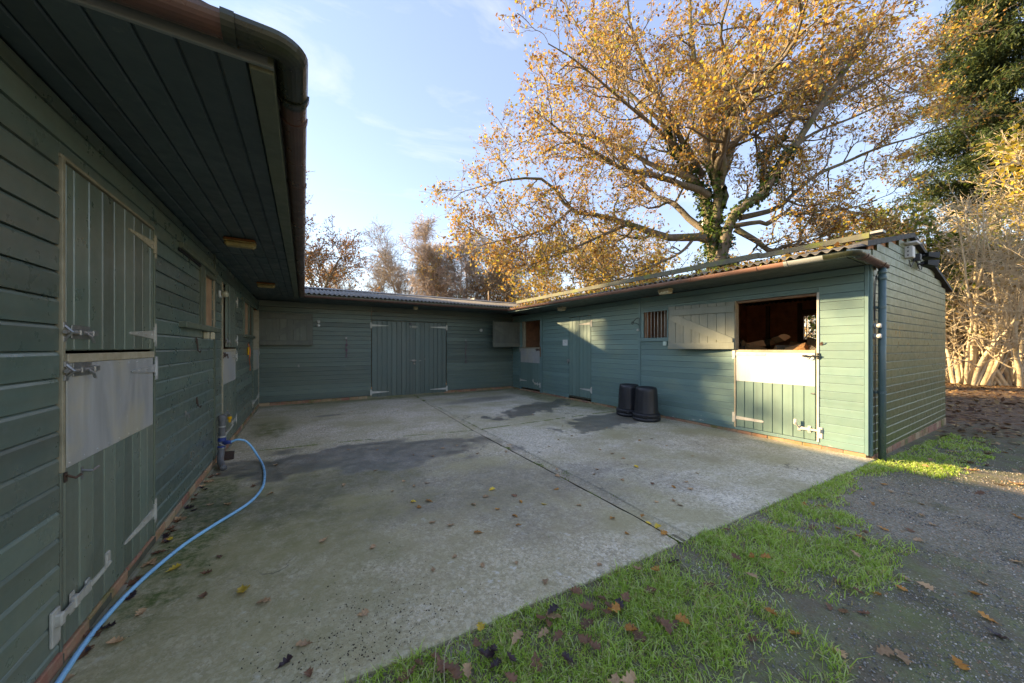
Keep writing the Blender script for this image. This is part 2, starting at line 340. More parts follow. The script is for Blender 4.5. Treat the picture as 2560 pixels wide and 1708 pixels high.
def leafmat(name, stops, trans=.45, rough=.55, island=True, spec=.3):
    n = NT(name); r = n.island() if island else n.rand()
    return n.fin(n.ramp(r, stops), rough, 0, None, spec, trans)
M['oakleaf'] = leafmat('golden_oak_leaves', [(0, (.19, .085, .03)), (.22, (.35, .16, .04)), (.45, (.50, .27, .055)), (.66, (.62, .39, .065)), (.80, (.70, .52, .08)), (.88, (.46, .31, .15)), (.96, (.48, .48, .085)), (1, (.28, .37, .06))])
M['brownleaf'] = leafmat('russet_oak_leaves', [(0, (.12, .05, .025)), (.4, (.22, .10, .045)), (.8, (.34, .17, .06)), (1, (.40, .24, .08))], .4)
M['goldleaf'] = leafmat('yellow_leaves', [(0, (.46, .29, .045)), (.4, (.62, .43, .055)), (.8, (.70, .53, .09)), (1, (.45, .42, .08))], .5)
M['ivy'] = leafmat('ivy_leaves', [(0, (.018, .040, .010)), (.5, (.035, .075, .016)), (.85, (.07, .13, .025)), (1, (.13, .19, .04))], .25, .35, spec=.5)
M['holly'] = leafmat('laurel_leaves', [(0, (.05, .085, .015)), (.5, (.10, .15, .025)), (.85, (.20, .23, .04)), (1, (.34, .28, .05))], .4, .4)
M['conif'] = leafmat('spruce_needles', [(0, (.018, .038, .012)), (.5, (.035, .062, .018)), (.85, (.075, .10, .026)), (1, (.14, .14, .035))], .2, .6)
M['drybrush'] = leafmat('dry_tan_leaves', [(0, (.27, .17, .07)), (.5, (.45, .30, .13)), (.85, (.64, .45, .16)), (1, (.50, .48, .13))], .4)
M['grass'] = leafmat('grass_blades', [(0, (.34, .25, .11)), (.07, (.40, .33, .14)), (.09, (.22, .38, .05)), (.35, (.38, .56, .08)), (.62, (.52, .70, .14)), (.84, (.60, .70, .30)), (.93, (.68, .66, .36)), (1, (.60, .46, .18))], .5, .45, spec=.4)
M['moss'] = leafmat('moss_tufts', [(0, (.07, .13, .012)), (.6, (.15, .24, .022)), (1, (.25, .34, .04))], .2, .8)
M['pebble'] = leafmat('stone_chips', [(0, (.10, .10, .095)), (.35, (.20, .19, .17)), (.65, (.34, .32, .29)), (.82, (.52, .42, .29)), (.92, (.40, .20, .12)), (1, (.8, .75, .65))], .0, .6)
M['brownlit'] = leafmat('leaf_litter', [(0, (.09, .045, .025)), (.4, (.19, .10, .05)), (.75, (.32, .19, .09)), (1, (.42, .28, .12))], .15)
M['soil'] = simple('dark_soil', (.05, .035, .025), (.03, .02, .015), 20, .9)
def bark(name, c0, c1, moss=0.0):
    n = NT(name)
    v = n.mapv(n.pos(), (7, 7, 1.6))
    f = n.noise(1.6, 7, .7, v)
    c = n.mix(n.mr(f, .35, .65), c0, c1)
    if moss: c = n.mix(n.mr(n.noise(1.4, 6, .7), .62 - moss, .72 - moss, 0, .8), c, (.085, .095, .022))
    return n.fin(c, .9, 0, n.bump(f, .8, .03))
M['bark'] = bark('oak_bark', (.10, .080, .058), (.19, .155, .115), .12)
M['twig'] = bark('oak_twig_bark', (.21, .17, .125), (.34, .28, .215))
M['barkbare'] = bark('grey_bark', (0.212, 0.175, 0.142), (0.390, 0.328, 0.269), .05)
M['birch'] = bark('birch_bark', (0.406, 0.320, 0.264), (0.676, 0.576, 0.484))
M['hazelb'] = bark('pale_hazel_bark', (0.456, 0.358, 0.229), (0.744, 0.616, 0.428))
M['conbark'] = bark('conifer_bark', (.09, .06, .04), (.15, .10, .07))

# ------------------------------------------------------------------ mesh helpers
FL = ((0, 0, 0), (0, 1, 0), (1, 0, 0), (0, 0, 1))     # left wall frame: origin, u, n, z
def frame(o, u, n): return (np.array(o, float), np.array(u, float), np.array(n, float))
XL, XR, YB, YG = -0.97, 6.35, 10.45, 1.44
F_L = frame((XL, 0, 0), (0, 1, 0), (1, 0, 0))
F_B = frame((0, YB, 0), (1, 0, 0), (0, -1, 0))
F_R = frame((XR, 0, 0), (0, 1, 0), (-1, 0, 0))
F_G = frame((0, YG, 0), (1, 0, 0), (0, -1, 0))
F_W = frame((0, 0, 0), (1, 0, 0), (0, 1, 0))
ZV = np.array([0, 0, 1.0])

class MB:
    def __init__(s, fr=F_W):
        s.v = []; s.f = []; s.fr = fr
        s.flip = np.linalg.det(np.array([fr[1], fr[2], ZV])) < 0
    def add(s, vs, fs):
        o, u, n = s.fr; k = len(s.v)
        for p in vs:
            q = o + u * p[0] + n * p[1]; s.v.append((q[0], q[1], q[2] + p[2]))
        for f in fs:
            f = [i + k for i in f]; s.f.append(f[::-1] if s.flip else f)
        return s
    def box(s, a, b, ch=0.0):
        (x0, y0, z0), (x1, y1, z1) = [min(p, q) for p, q in zip(a, b)], [max(p, q) for p, q in zip(a, b)]
        if ch <= 0:
            return s.add([(x0, y0, z0), (x1, y0, z0), (x1, y1, z0), (x0, y1, z0), (x0, y0, z1), (x1, y0, z1), (x1, y1, z1), (x0, y1, z1)],
                  [(0, 3, 2, 1), (4, 5, 6, 7), (0, 1, 5, 4), (1, 2, 6, 5), (2, 3, 7, 6), (3, 0, 4, 7)])
        c = min(ch, (x1 - x0) * .45, (y1 - y0) * .45, (z1 - z0) * .45)
        lo = [(x0 + c, y0 + c), (x1 - c, y0 + c), (x1 - c, y1 - c), (x0 + c, y1 - c)]
        mid = [(x0 + c, y0), (x1 - c, y0), (x1, y0 + c), (x1, y1 - c), (x1 - c, y1), (x0 + c, y1), (x0, y1 - c), (x0, y0 + c)]
        vs = [(x, y, z0) for x, y in lo] + [(x, y, z0 + c) for x, y in mid] + [(x, y, z1 - c) for x, y in mid] + [(x, y, z1) for x, y in lo]
        fs = [(3, 2, 1, 0), (20, 21, 22, 23)]
        for i in range(8): fs.append((4 + i, 4 + (i + 1) % 8, 12 + (i + 1) % 8, 12 + i))
        for i in range(4):
            a_, b_ = 4 + 2 * i, 5 + 2 * i
            fs.append((i, (i + 1) % 4, b_, a_)); nx = 4 + (2 * i + 2) % 8
            fs.append(((i + 1) % 4, nx, b_))
            fs.append((12 + 2 * i, 13 + 2 * i, 20 + (i + 1) % 4, 20 + i))
            fs.append((13 + 2 * i, 12 + (2 * i + 2) % 8, 20 + (i + 1) % 4))
        return s.add(vs, fs)
    def prism_u(s, poly, u0, u1):           # poly in (n, z) extruded along u
        k = len(poly)
        vs = [(u0, p[0], p[1]) for p in poly] + [(u1, p[0], p[1]) for p in poly]
        fs = [tuple(range(k))[::-1], tuple(range(k, 2 * k))] + [(i, (i + 1) % k, k + (i + 1) % k, k + i) for i in range(k)]
        return s.add(vs, [f[::-1] for f in fs])
    def prism_n(s, poly, n0, n1):           # poly in (u, z) extruded along n
        k = len(poly)
        vs = [(p[0], n0, p[1]) for p in poly] + [(p[0], n1, p[1]) for p in poly]
        fs = [tuple(range(k)), tuple(range(k, 2 * k))[::-1]] + [(i, k + i, k + (i + 1) % k, (i + 1) % k) for i in range(k)]
        return s.add(vs, [f[::-1] for f in fs])
    def tube(s, pts, r, n=8, cap=True):
        pts = np.array(pts, float); k = len(pts)
        r = np.full(k, r) if np.isscalar(r) else np.array(r, float)
        t = np.gradient(pts, axis=0); t /= np.linalg.norm(t, axis=1)[:, None] + 1e-9
        ref = np.array([0.0, 0, 1]) if abs(t[0][2]) < .8 else np.array([1.0, 0, 0])
        vs = []; a = np.linspace(0, 2 * np.pi, n, endpoint=False)
        b1 = np.cross(t[0], ref); b1 /= np.linalg.norm(b1)
        for i in range(k):
            b1 = b1 - t[i] * b1.dot(t[i]); b1 /= np.linalg.norm(b1); b2 = np.cross(t[i], b1)
            for x in a: vs.append(pts[i] + r[i] * (np.cos(x) * b1 + np.sin(x) * b2))
        fs = [(i * n + j, i * n + (j + 1) % n, (i + 1) * n + (j + 1) % n, (i + 1) * n + j) for i in range(k - 1) for j in range(n)]
        if cap: fs += [tuple(range(n))[::-1], tuple(range((k - 1) * n, k * n))]
        return s.add(vs, fs)
    def lathe(s, prof, c, n=24, axis=2, rfun=None):
        vs = []; a = np.linspace(0, 2 * np.pi, n, endpoint=False)
        for j, (r, h) in enumerate(prof):
            for i, x in enumerate(a):
                rr = r * (rfun(j, i) if rfun else 1)
                p = [rr * math.cos(x), rr * math.sin(x), h]
                if axis == 1: p = [p[0], p[2], p[1]]
                vs.append((c[0] + p[0], c[1] + p[1], c[2] + p[2]))
        k = len(prof)
        fs = [(i * n + j, i * n + (j + 1) % n, (i + 1) * n + (j + 1) % n, (i + 1) * n + j) for i in range(k - 1) for j in range(n)]
        fs += [tuple(range(n))[::-1], tuple(range((k - 1) * n, k * n))]
        if axis == 1: fs = [f[::-1] for f in fs]
        return s.add(vs, fs)
    def build(s, name, mat, parent=None, smooth=False, loc=None):
        v = np.array(s.v, float)
        if loc is None: loc = (v.min(0) + v.max(0)) / 2; loc[2] = v[:, 2].min()
        loc = np.array(loc, float)
        me = bpy.data.meshes.new(name); me.from_pydata([tuple(p) for p in (v - loc)], [], s.f)
        me.materials.append(M[mat] if isinstance(mat, str) else mat)
        if smooth: me.polygons.foreach_set('use_smooth', [True] * len(me.polygons))
        o = bpy.data.objects.new(name, me); COL.objects.link(o); put(o, loc, parent)
        return o

WLOC = {}
def put(o, loc, parent=None):
    loc = np.array(loc, float); WLOC[o.name] = loc
    if parent is not None:
        o.parent = parent; o.location = loc - WLOC[parent.name]
    else: o.location = loc
def empty(name, loc):
    o = bpy.data.objects.new(name, None); o.empty_display_size = .2; COL.objects.link(o); put(o, loc); return o
def tag(o, label=None, cat=None, group=None, kind=None):
    if label: o['label'] = label
    if cat: o['category'] = cat
    if group: o['group'] = group
    if kind: o['kind'] = kind
    return o
def part(name, parent, loc):
    o = bpy.data.objects.new(name, None); o.empty_display_size = .1; COL.objects.link(o); put(o, loc, parent); return o

def np_mesh(name, verts, faces, mat, parent=None, loc=(0, 0, 0), smooth=False):
    """verts (N,3), faces (F,k) all the same size"""
    verts = np.asarray(verts, np.float32) - np.asarray(loc, np.float32); faces = np.asarray(faces, np.int32)
    me = bpy.data.meshes.new(name); F, k = faces.shape
    me.vertices.add(len(verts)); me.vertices.foreach_set('co', verts.ravel())
    me.loops.add(F * k); me.loops.foreach_set('vertex_index', faces.ravel())
    me.polygons.add(F); me.polygons.foreach_set('loop_start', np.arange(0, F * k, k, dtype=np.int32))
    try: me.polygons.foreach_set('loop_total', np.full(F, k, np.int32))
    except Exception: pass
    if smooth: me.polygons.foreach_set('use_smooth', np.ones(F, bool))
    me.update(calc_edges=True); me.validate()
    me.materials.append(M[mat] if isinstance(mat, str) else mat)
    o = bpy.data.objects.new(name, me); COL.objects.link(o); put(o, loc, parent); return o
# ================================================================== SETTING: ground and yard
def gz(x, y):
    return -0.022 - 0.018 * min(max(0, x - 6.0), 6) - 0.008 * min(max(0, 1.5 - y), 6)
gx = np.concatenate([np.linspace(-160, -12, 9), np.linspace(-8, 20, 85), np.linspace(26, 260, 12)])
gy = np.concatenate([np.linspace(-160, -10, 8), np.linspace(-6, 20, 79), np.linspace(26, 260, 12)])
GX, GY = np.meshgrid(gx, gy, indexing='ij')
def hnoise(x, y):
    return (.010 * np.sin(3.1 * x + 1.3 * y) + .008 * np.sin(-2.2 * x + 4.7 * y + 1) + .006 * np.sin(7.3 * x + 5.1 * y + 2) + .005 * np.sin(11 * x - 9 * y))
GZ = np.vectorize(gz)(GX, GY) + hnoise(GX, GY) * (GY < 1.3) * 1.0
GZ = np.maximum(GZ, -0.6 + 0 * GZ)
inside = (GX > -5) & (GX < 6.3) & (GY > 1.95)
GZ[inside] = -0.12
far = np.maximum(0, np.hypot(GX - 5, GY - 5) - 30)
GZ = GZ + far * 0.02
nx, ny = GX.shape
idx = np.arange(nx * ny).reshape(nx, ny)
fa = np.stack([idx[:-1, :-1], idx[1:, :-1], idx[1:, 1:], idx[:-1, 1:]], -1).reshape(-1, 4)
ground = np_mesh('ground', np.stack([GX, GY, GZ], -1).reshape(-1, 3), fa, 'gravel', smooth=True)
tag(ground, kind='structure')
def gh(x, y):
    i = np.clip(np.searchsorted(gx, x) - 1, 0, nx - 2); j = np.clip(np.searchsorted(gy, y) - 1, 0, ny - 2)
    tx = (x - gx[i]) / (gx[i + 1] - gx[i]); ty = (y - gy[j]) / (gy[j + 1] - gy[j])
    return (GZ[i, j] * (1 - tx) + GZ[i + 1, j] * tx) * (1 - ty) + (GZ[i, j + 1] * (1 - tx) + GZ[i + 1, j + 1] * tx) * ty
def edge_y(x): return 1.665 - 0.046 * x          # front edge of the concrete

# concrete yard: soil bed with slabs standing on it
yb = MB()
yb.box((-0.99, 1.72, -.12), (6.37, 10.47, -.045))
yard = yb.build('concrete_yard', 'gap'); tag(yard, kind='structure')
def slab(poly, mat):
    # polygon outline with a worn, slightly wobbly rim and a small chamfer
    pts = []
    for (a, b) in zip(poly, poly[1:] + poly[:1]):
        L = math.dist(a, b); k = max(1, int(L / .16))
        for i in range(k):
            t = i / k; pts.append((a[0] + (b[0] - a[0]) * t + rnd.gauss(0, .004), a[1] + (b[1] - a[1]) * t + rnd.gauss(0, .004)))
    c = (sum(p[0] for p in pts) / len(pts), sum(p[1] for p in pts) / len(pts)); k = len(pts)
    def inset(p, d):
        l = math.dist(p, c); return (p[0] + (c[0] - p[0]) / l * d, p[1] + (c[1] - p[1]) / l * d)
    m = MB()
    vs = [(p[0], p[1], -.11) for p in pts] + [(p[0], p[1], -.008 - rnd.random() * .004) for p in pts] + [(*inset(p, .012), 0) for p in pts]
    fs = [(i, (i + 1) % k, k + (i + 1) % k, k + i) for i in range(k)] + [(k + i, k + (i + 1) % k, 2 * k + (i + 1) % k, 2 * k + i) for i in range(k)] + [tuple(range(2 * k, 3 * k))]
    m.add(vs, fs); return m.build('slab', mat, yard)
def crossL(x): return 6.02 - .14 * (x + .97)
CHL = [(2.40, 1.56), (2.44, 2.0), (2.45, 2.5), (2.48, 3.6), (2.525, 5.49)]
CHR = [(2.56, 1.55), (2.57, 2.0), (2.61, 2.4), (2.64, 3.4), (2.70, 5.49)]
slab([(-.985, edge_y(-.98) + .02), (1.2, edge_y(1.2)), (2.25, edge_y(2.25))] + CHL + [(1.0, 5.80), (-.985, 6.02)], 'conl')
slab([(-.985, 6.045), (1.0, 5.825), (2.527, 5.515), (2.84, 10.46), (-.985, 10.46)], 'conl')
slab([(2.56, edge_y(2.6)), (4.5, edge_y(4.5)), (6.36, edge_y(6.2) - .0), (6.36, 5.475), (4.9, 5.50), (2.70, 5.485)] + CHR[::-1][1:-1], 'conr')
slab([(2.70, 5.512), (4.9, 5.528), (6.36, 5.50), (6.36, 10.46), (2.875, 10.46)], 'conr')
m = MB()
ch = [((a[0] + b[0]) / 2, (a[1] + b[1]) / 2, (b[0] - a[0]) / 2 - .012) for a, b in zip(CHL, CHR)] + [(2.857, 10.4, .012)]
ns = 9; vs = []; fs = []
for x, y, w in ch:
    for j in range(ns):
        t = -1 + 2 * j / (ns - 1); vs.append((x + t * w, y, -.004 - .020 * min(1, w / .06) * (1 - t * t)))
for i in range(len(ch) - 1):
    for j in range(ns - 1): fs.append((i * ns + j, i * ns + j + 1, (i + 1) * ns + j + 1, (i + 1) * ns + j))
m.add(vs, fs); m.build('drain_channel', 'conl', yard, smooth=True)

# ================================================================== STABLE BUILDINGS
def boards(parent, fr, ua, ub, seams, openings, mat, t=.02, ledge=.018, top=None):
    for za, zb in zip(seams[:-1], seams[1:]):
        cuts = sorted({ua, ub} | {c for o in openings for c in o[:2] if ua < c < ub and o[2] < zb - .002 and o[3] > za + .002})
        segs = []
        for p, q in zip(cuts[:-1], cuts[1:]):
            mid = (p + q) / 2; zz = [(za, zb)]
            for o in openings:
                if o[0] <= mid <= o[1]:
                    new = []
                    for a, b in zz:
                        if o[2] >= b or o[3] <= a: new.append((a, b)); continue
                        if o[2] - a > .012: new.append((a, o[2]))
                        if b - o[3] > .012: new.append((o[3], b))
                    zz = new
            for z in zz:
                for sgm in segs:
                    if abs(sgm[1] - p) < 1e-6 and sgm[2] == z: sgm[1] = q; break
                else: segs.append([p, q, z])
        for p, q, (a, b) in segs:
            if top:
                p, q = max(p, top(b)[0]), min(q, top(b)[1])
            if q - p < .02: continue
            j = rnd.uniform(-.0012, .0012); lg = min(ledge, (b - a) * .4)
            tt = t + j
            m = MB(fr); m.prism_u([(0, a + .0004), (tt, a + .0004), (tt + .0015, b - lg), (tt - .004, b - lg * .45), (tt - .017, b - .001), (0, b - .0004)], p + .0015, q - .0015)
            m.build('board', mat, parent)
def seams(z0, first, pitch, z1):
    s = [z0]; z = first
    while z < z1 - .03:
        if z > z0 + .03: s.append(z)
        z += pitch
    return s + [z1]

def door(parent, fr, u0, u1, z0, z1, nb, mat, n=0.0, name='stable_door', offs=0.0):
    m = MB(fr); m.box((u0 + .006, n - .03, z0 + .004), (u1 - .006, n - .002, z1 - .004))
    d = m.build(name, mat, parent)
    w = (u1 - u0) / nb; e = [u0] + [u0 + w * (i + offs) for i in range(1, nb + (1 if offs < 0 else 0)) if u0 + w * (i + offs) < u1 - .02] + [u1]
    for a, b in zip(e[:-1], e[1:]):
        mm = MB(fr); mm.box((a + .002, n, z0), (b - .002, n + .019 + rnd.uniform(-.001, .001), z1 - rnd.uniform(0, .004)), .006)
        mm.build('door_board', mat, d)
    return d
def hinge(parent, fr, ub, ut, z, n, mat='white', w0=.062, w1=.016, plate=.17):
    m = MB(fr); s = 1 if ut > ub else -1
    m.prism_n([(ub, z - w0 / 2), (ut - s * .02, z - w1 / 2), (ut, z - w1 * .25), (ut, z + w1 * .25), (ut - s * .02, z + w1 / 2), (ub, z + w0 / 2)][::s], n, n + .006)
    m.box((ub - s * .012, n - .002, z - plate / 2), (ub - s * .052, n + .007, z + plate / 2), .002)
    m.tube([(ub - s * .006, n + .006, z - .055), (ub - s * .006, n + .006, z + .055)], .010, 8)
    for t in (.12, .4, .7):
        m.lathe([(.007, n + .006), (.005, n + .010)], (ub + (ut - ub) * t, 0, z), 6, 1)
    return m.build('hinge', mat, parent)
def bolt(parent, fr, ua, ub, z, n, mat='steel', plate=True):
    """barrel bolt sliding from the door (ub side) towards the frame (ua side)"""
    m = MB(fr); s = 1 if ub > ua else -1; L = abs(ub - ua)
    if plate: m.box((ua + s * L * .32, n, z - .03), (ub - s * .02, n + .004, z + .035), .002)
    m.tube([(ua, n + .016, z), (ub - s * .03, n + .016, z)], .009, 8)
    for t in (.42, .86):
        u = ua + (ub - ua) * t
        m.box((u - .014, n, z - .016), (u + .014, n + .028, z + .016), .005)
    m.tube([(ub - s * .10, n + .018, z), (ub - s * .09, n + .034, z - .018), (ub - s * .075, n + .034, z - .042), (ub - s * .055, n + .03, z - .045)], .006, 6); m.box((ub - s * .03, n + .004, z - .012), (ub + s * .015, n + .022, z + .014), .003)
    m.box((ua + s * .012, n - .004, z - .045), (ua + s * .042, n + .008, z - .018), .002); m.box((ua + s * .012, n - .004, z + .018), (ua + s * .042, n + .008, z + .045), .002)
    m.tube([(ua + s * .027, n + .004, z - .03), (ua + s * .027, n + .03, z), (ua + s * .027, n + .004, z + .03)], .007, 6)
    return m.build('bolt', mat, parent)
def kick_bolt(parent, fr, uh, uk, z, n, mat='white', s=1, up=.09):
    """foot lever (at uh) driving a flat bar into a keep at uk"""
    m = MB(fr)
    m.prism_n([(uh, z - .022), (uk - (uk - uh) * .1, z - .012), (uk, z - .012), (uk, z + .012), (uh, z + .026)][::(1 if uk > uh else -1)], n + .012, n + .020)
    m.box((uh - .02, n, z - .04), (uh + .02, n + .008, z + .035), .002)
    um = (uh + uk) / 2
    m.box((um - .02, n, z - .05), (um + .02, n + .004, z + .05), .002); m.box((um - .02, n, z - .026), (um + .02, n + .024, z + .03), .006)
    m.box((uk - .03, n - .004, z - .105), (uk + .03, n + .008, z + .05), .003)
    m.box((uk - .016, n, z - .026), (uk + .016, n + .03, z + .03), .006)
    m.tube([(uh, n + .014, z + .0), (uh + .012, n + .05, z + up * .55), (uh + .03, n + .075, z + up)], [.011, .010, .009], 8)
    m.box((uh + .01, n + .058, z + up - .03), (uh + .05, n + .070, z + up + .05), .004)
    return m.build('kick_bolt', mat, parent)
def sheet(parent, fr, u0, u1, z0, z1, n, mat='galv', name='kick_panel'):
    m = MB(fr); m.box((u0, n, z0), (u1, n + .004, z1), .0015)
    k = int((u1 - u0) / .13)
    for i in range(k + 1):
        for z in (z0 + .02, z1 - .02):
            m.lathe([(.005, n + .004), (.003, n + .007)], (u0 + .02 + (u1 - u0 - .04) * i / k, 0, z), 6, 1)
    return m.build(name, mat, parent)
def stick(parent, fr, a, b, mat, name, ch=.003):
    m = MB(fr); m.box(a, b, ch); return m.build(name, mat, parent)

brick_protos = []
def bricks(parent, fr, ua, ub, n=.012, z0=-.03, z1=.072, skip=()):
    u = ua
    while u < ub - .05:
        v = min(u + .215, ub)
        if not any(a < (u + v) / 2 < b for a, b in skip):
            m = MB(fr); j = rnd.uniform(-.004, .004)
            m.box((u, -.05, z0), (v, n + j, z1 + rnd.uniform(-.004, .003)), .005); m.build('brick', 'brick', parent)
        u = v + .011
    m = MB(fr); m.box((ua, -.05, z0), (ub, n - .008, z1 - .004)); m.build('mortar_bed', 'mortar', parent)

def roof_sheets(roof, e0, e1, width_dir, L, run, zr, amp=.018, pitch=.105):
    """e0: eave start point; runs L along width_dir; rises to e0+run, zr"""
    e0 = np.array(e0, float); wd = np.array(width_dir, float); run = np.array(run, float)
    k = max(1, round(L / .92)); w = L / k
    for i in range(k):
        n = int(w / pitch * 8) + 1
        s = np.linspace(-.015, w + .015, n) + i * w
        top = []
        for q in range(5):
            t = q / 4
            z = e0[2] + (zr - e0[2]) * t + rnd.uniform(-.003, .003)
            for x in s:
                p = e0 + wd * x + run * t; top.append((p[0], p[1], z + amp * math.sin(x / pitch * 2 * math.pi) + i % 2 * .005))
        A = np.array(top); B = A.copy(); B[:, 2] -= .008
        vs = np.concatenate([A, B]); nn = len(A); f = []
        for q in range(4):
            for x in range(n - 1):
                a = q * n + x; f.append((a, a + 1, a + n + 1, a + n)); f.append((nn + a, nn + a + n, nn + a + n + 1, nn + a + 1))
        for x in range(n - 1): f.append((x, nn + x, nn + x + 1, x + 1))
        np_mesh('roof_sheet', vs, f, 'roof', roof, loc=A.mean(0), smooth=True)

def gutter_run(pts, r=.057, th=.004, half=True):
    """half-round channel swept along level points"""
    m = MB(); pts = np.array(pts, float); vs = []; K = 13
    prof = [(r * math.cos(a), r * math.sin(a)) for a in np.linspace(math.pi, 2 * math.pi, K)] + [((r - th) * math.cos(a), (r - th) * math.sin(a)) for a in np.linspace(2 * math.pi, math.pi, K)]
    n = len(prof)
    for i, p in enumerate(pts):
        a = pts[max(0, i - 1)]; b = pts[min(len(pts) - 1, i + 1)]; t = (b - a)[:2]; t /= np.linalg.norm(t); s = np.array([t[1], -t[0]])
        sc = 1.0
        if 0 < i < len(pts) - 1:
            t0 = (p - a)[:2]; t0 /= np.linalg.norm(t0); sc = 1 / max(.4, t0.dot(t))
        for x, z in prof: vs.append((p[0] + s[0] * x * sc, p[1] + s[1] * x * sc, p[2] + z))
    fs = [(i * n + j, i * n + (j + 1) % n, (i + 1) * n + (j + 1) % n, (i + 1) * n + j) for i in range(len(pts) - 1) for j in range(n)]
    fs += [tuple(range(n))[::-1], tuple(range((len(pts) - 1) * n, len(pts) * n))]
    m.add(vs, fs); return m
def bracket(par, p, along, mat, r=.062, w=.032, back=None):
    """clip round a half-round gutter; along is the unit direction of the gutter"""
    p = np.array(p, float); a = np.array(along, float)
    m = gutter_run([p - a * w / 2, p + a * w / 2], r, .007)
    if back is not None:
        q = p + np.array(back) * r
        m.box(q - np.abs(a) * w / 2 - np.abs(np.array(back)) * .012 - np.array([0, 0, .02]), q + np.abs(a) * w / 2 + np.abs(np.array(back)) * .012 + np.array([0, 0, .03]))
    return m.build('gutter_bracket', mat, par, smooth=False)

# ------------------------------------------------------------------ LEFT BLOCK
Lb = empty('stable_block', (XL, 1.72, 0))
tag(Lb, 'dark green boarded stable range close along the left side under a deep overhanging soffit', 'stable')
ZSL = 2.60
D1, D2, D3 = (2.43, 3.53), (6.03, 7.07), (9.235, 10.30)
opL = [(2.395, 3.55, 0, 2.335), (4.985, 5.475, 1.71, 2.285), (5.985, 7.09, 0, 2.335), (7.94, 9.13, 1.69, 2.31), (9.20, 10.34, 0, 2.345)]
sL = seams(.075, .118, .12005, ZSL)
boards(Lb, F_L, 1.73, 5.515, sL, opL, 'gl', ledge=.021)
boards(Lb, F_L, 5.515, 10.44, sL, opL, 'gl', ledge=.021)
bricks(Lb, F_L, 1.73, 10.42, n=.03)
stick(Lb, F_L, (1.9, .0, -.02), (10.4, .055, .012), 'mortar', 'mortar_fillet', .01)
stick(Lb, F_L, (2.398, .005, .88), (2.422, .030, 2.335), 'creamd', 'door_post'); stick(Lb, F_L, (2.398, .005, .06), (2.420, .024, .878), 'glv', 'door_post')
stick(Lb, F_L, (3.532, .0, .06), (3.552, .028, 2.335), 'trim', 'door_post')
stick(Lb, F_L, (2.392, .004, 2.318), (3.552, .028, 2.336), 'creamd', 'door_head')
stick(Lb, F_L, (2.392, -.06, 0), (3.552, .03, .055), 'gap', 'threshold')
# door 1
d = door(Lb, F_L, D1[0], D1[1], .075, 1.415, 9, 'glv', .004)
sheet(d, F_L, 2.437, 3.50, .893, 1.378, .023)
stick(d, F_L, (2.44, .018, 1.380), (3.515, .031, 1.424), 'cream', 'door_cap')
hinge(d, F_L, 3.522, 3.04, .245, .023); hinge(d, F_L, 3.522, 3.12, 1.30, .029, 'galv')
bolt(d, F_L, 2.39, 2.665, 1.345, .028)
kick_bolt(d, F_L, 2.605, 2.345, .245, .026, 'white', up=.09)
m = MB(F_L); m.box((2.56, .023, .80), (2.58, .027, .86)); m.tube([(2.57, .02, .845), (2.57, .06, .835), (2.61, .068, .845)], .006, 6); m.build('hook', 'steel', d)
m = MB(F_L); m.tube([(2.43, .03, .86), (2.45, .05, .84), (2.47, .06, .85)], .006, 6); m.box((2.425, .022, .83), (2.445, .027, .875)); m.build('hook', 'iron', d)
d = door(Lb, F_L, D1[0] + .006, D1[1], 1.438, 2.312, 8, 'glv', .004, offs=-.5)
hinge(d, F_L, 3.522, 3.11, 1.545, .023); hinge(d, F_L, 3.522, 3.10, 2.20, .023, 'cream')
bolt(d, F_L, 2.39, 2.66, 1.525, .024)
# sliding window 1
w = part('window', Lb, (XL, 5.2, 1.7))
stick(w, F_L, (4.835, .012, 1.69), (4.985, .040, 2.335), 'trim', 'window_frame')
stick(w, F_L, (4.965, .0, 1.70), (4.990, .046, 2.30), 'trim', 'window_frame')
stick(w, F_L, (4.985, .0, 2.265), (5.50, .042, 2.30), 'trim', 'window_frame')
stick(w, F_L, (5.478, .0, 1.69), (5.50, .036, 2.29), 'cream', 'window_frame')
stick(w, F_L, (4.13, .012, 2.338), (5.60, .052, 2.392), 'trim', 'track')
stick(w, F_L, (4.10, .012, 2.306), (4.86, .036, 2.334), 'black', 'track')
stick(w, F_L, (4.13, .012, 1.632), (5.60, .078, 1.688), 'trim', 'sill', .006)
m = MB(F_L); m.prism_n([(5.13, 1.71), (5.48, 1.71), (5.48, 2.28), (5.15, 2.28), (5.16, 2.05), (5.12, 1.97), (4.99, 1.97), (4.99, 1.71)], -.004, .006); m.build('inner_board', 'tanpanel', w)
stick(Lb, F_L, (5.505, .004, .08), (5.535, .036, 2.60), 'trim', 'cover_strip')
# door 2
stick(Lb, F_L, (5.985, .004, .06), (6.015, .034, 2.335), 'cream', 'door_post'); stick(Lb, F_L, (7.085, .0, .06), (7.10, .028, 2.335), 'trim', 'door_post')
d = door(Lb, F_L, D2[0], D2[1], .085, 1.425, 9, 'glv', .006)
sheet(d, F_L, 6.06, 7.04, .94, 1.385, .024); stick(d, F_L, (6.03, .018, 1.388), (7.06, .031, 1.43), 'cream', 'door_cap')
hinge(d, F_L, 7.075, 6.60, .30, .024); hinge(d, F_L, 7.075, 6.72, 1.31, .030, 'white')
bolt(d, F_L, 5.99, 6.24, 1.345, .028, 'iron'); kick_bolt(d, F_L, 6.27, 5.98, .25, .026, 'white', up=.10)
fd2 = frame((XL + .012, 7.07, 0), (.06, -1, 0) / np.linalg.norm((.06, -1, 0)), (1, .06, 0) / np.linalg.norm((1, .06, 0)))
d = door(Lb, fd2, 0.0, .985, 1.452, 2.31, 9, 'glv', .0)
hinge(d, F_L, 7.075, 6.86, 1.56, .036); hinge(d, F_L, 7.075, 6.86, 2.18, .036); bolt(d, F_L, 6.0, 6.2, 1.535, .062, 'steel')
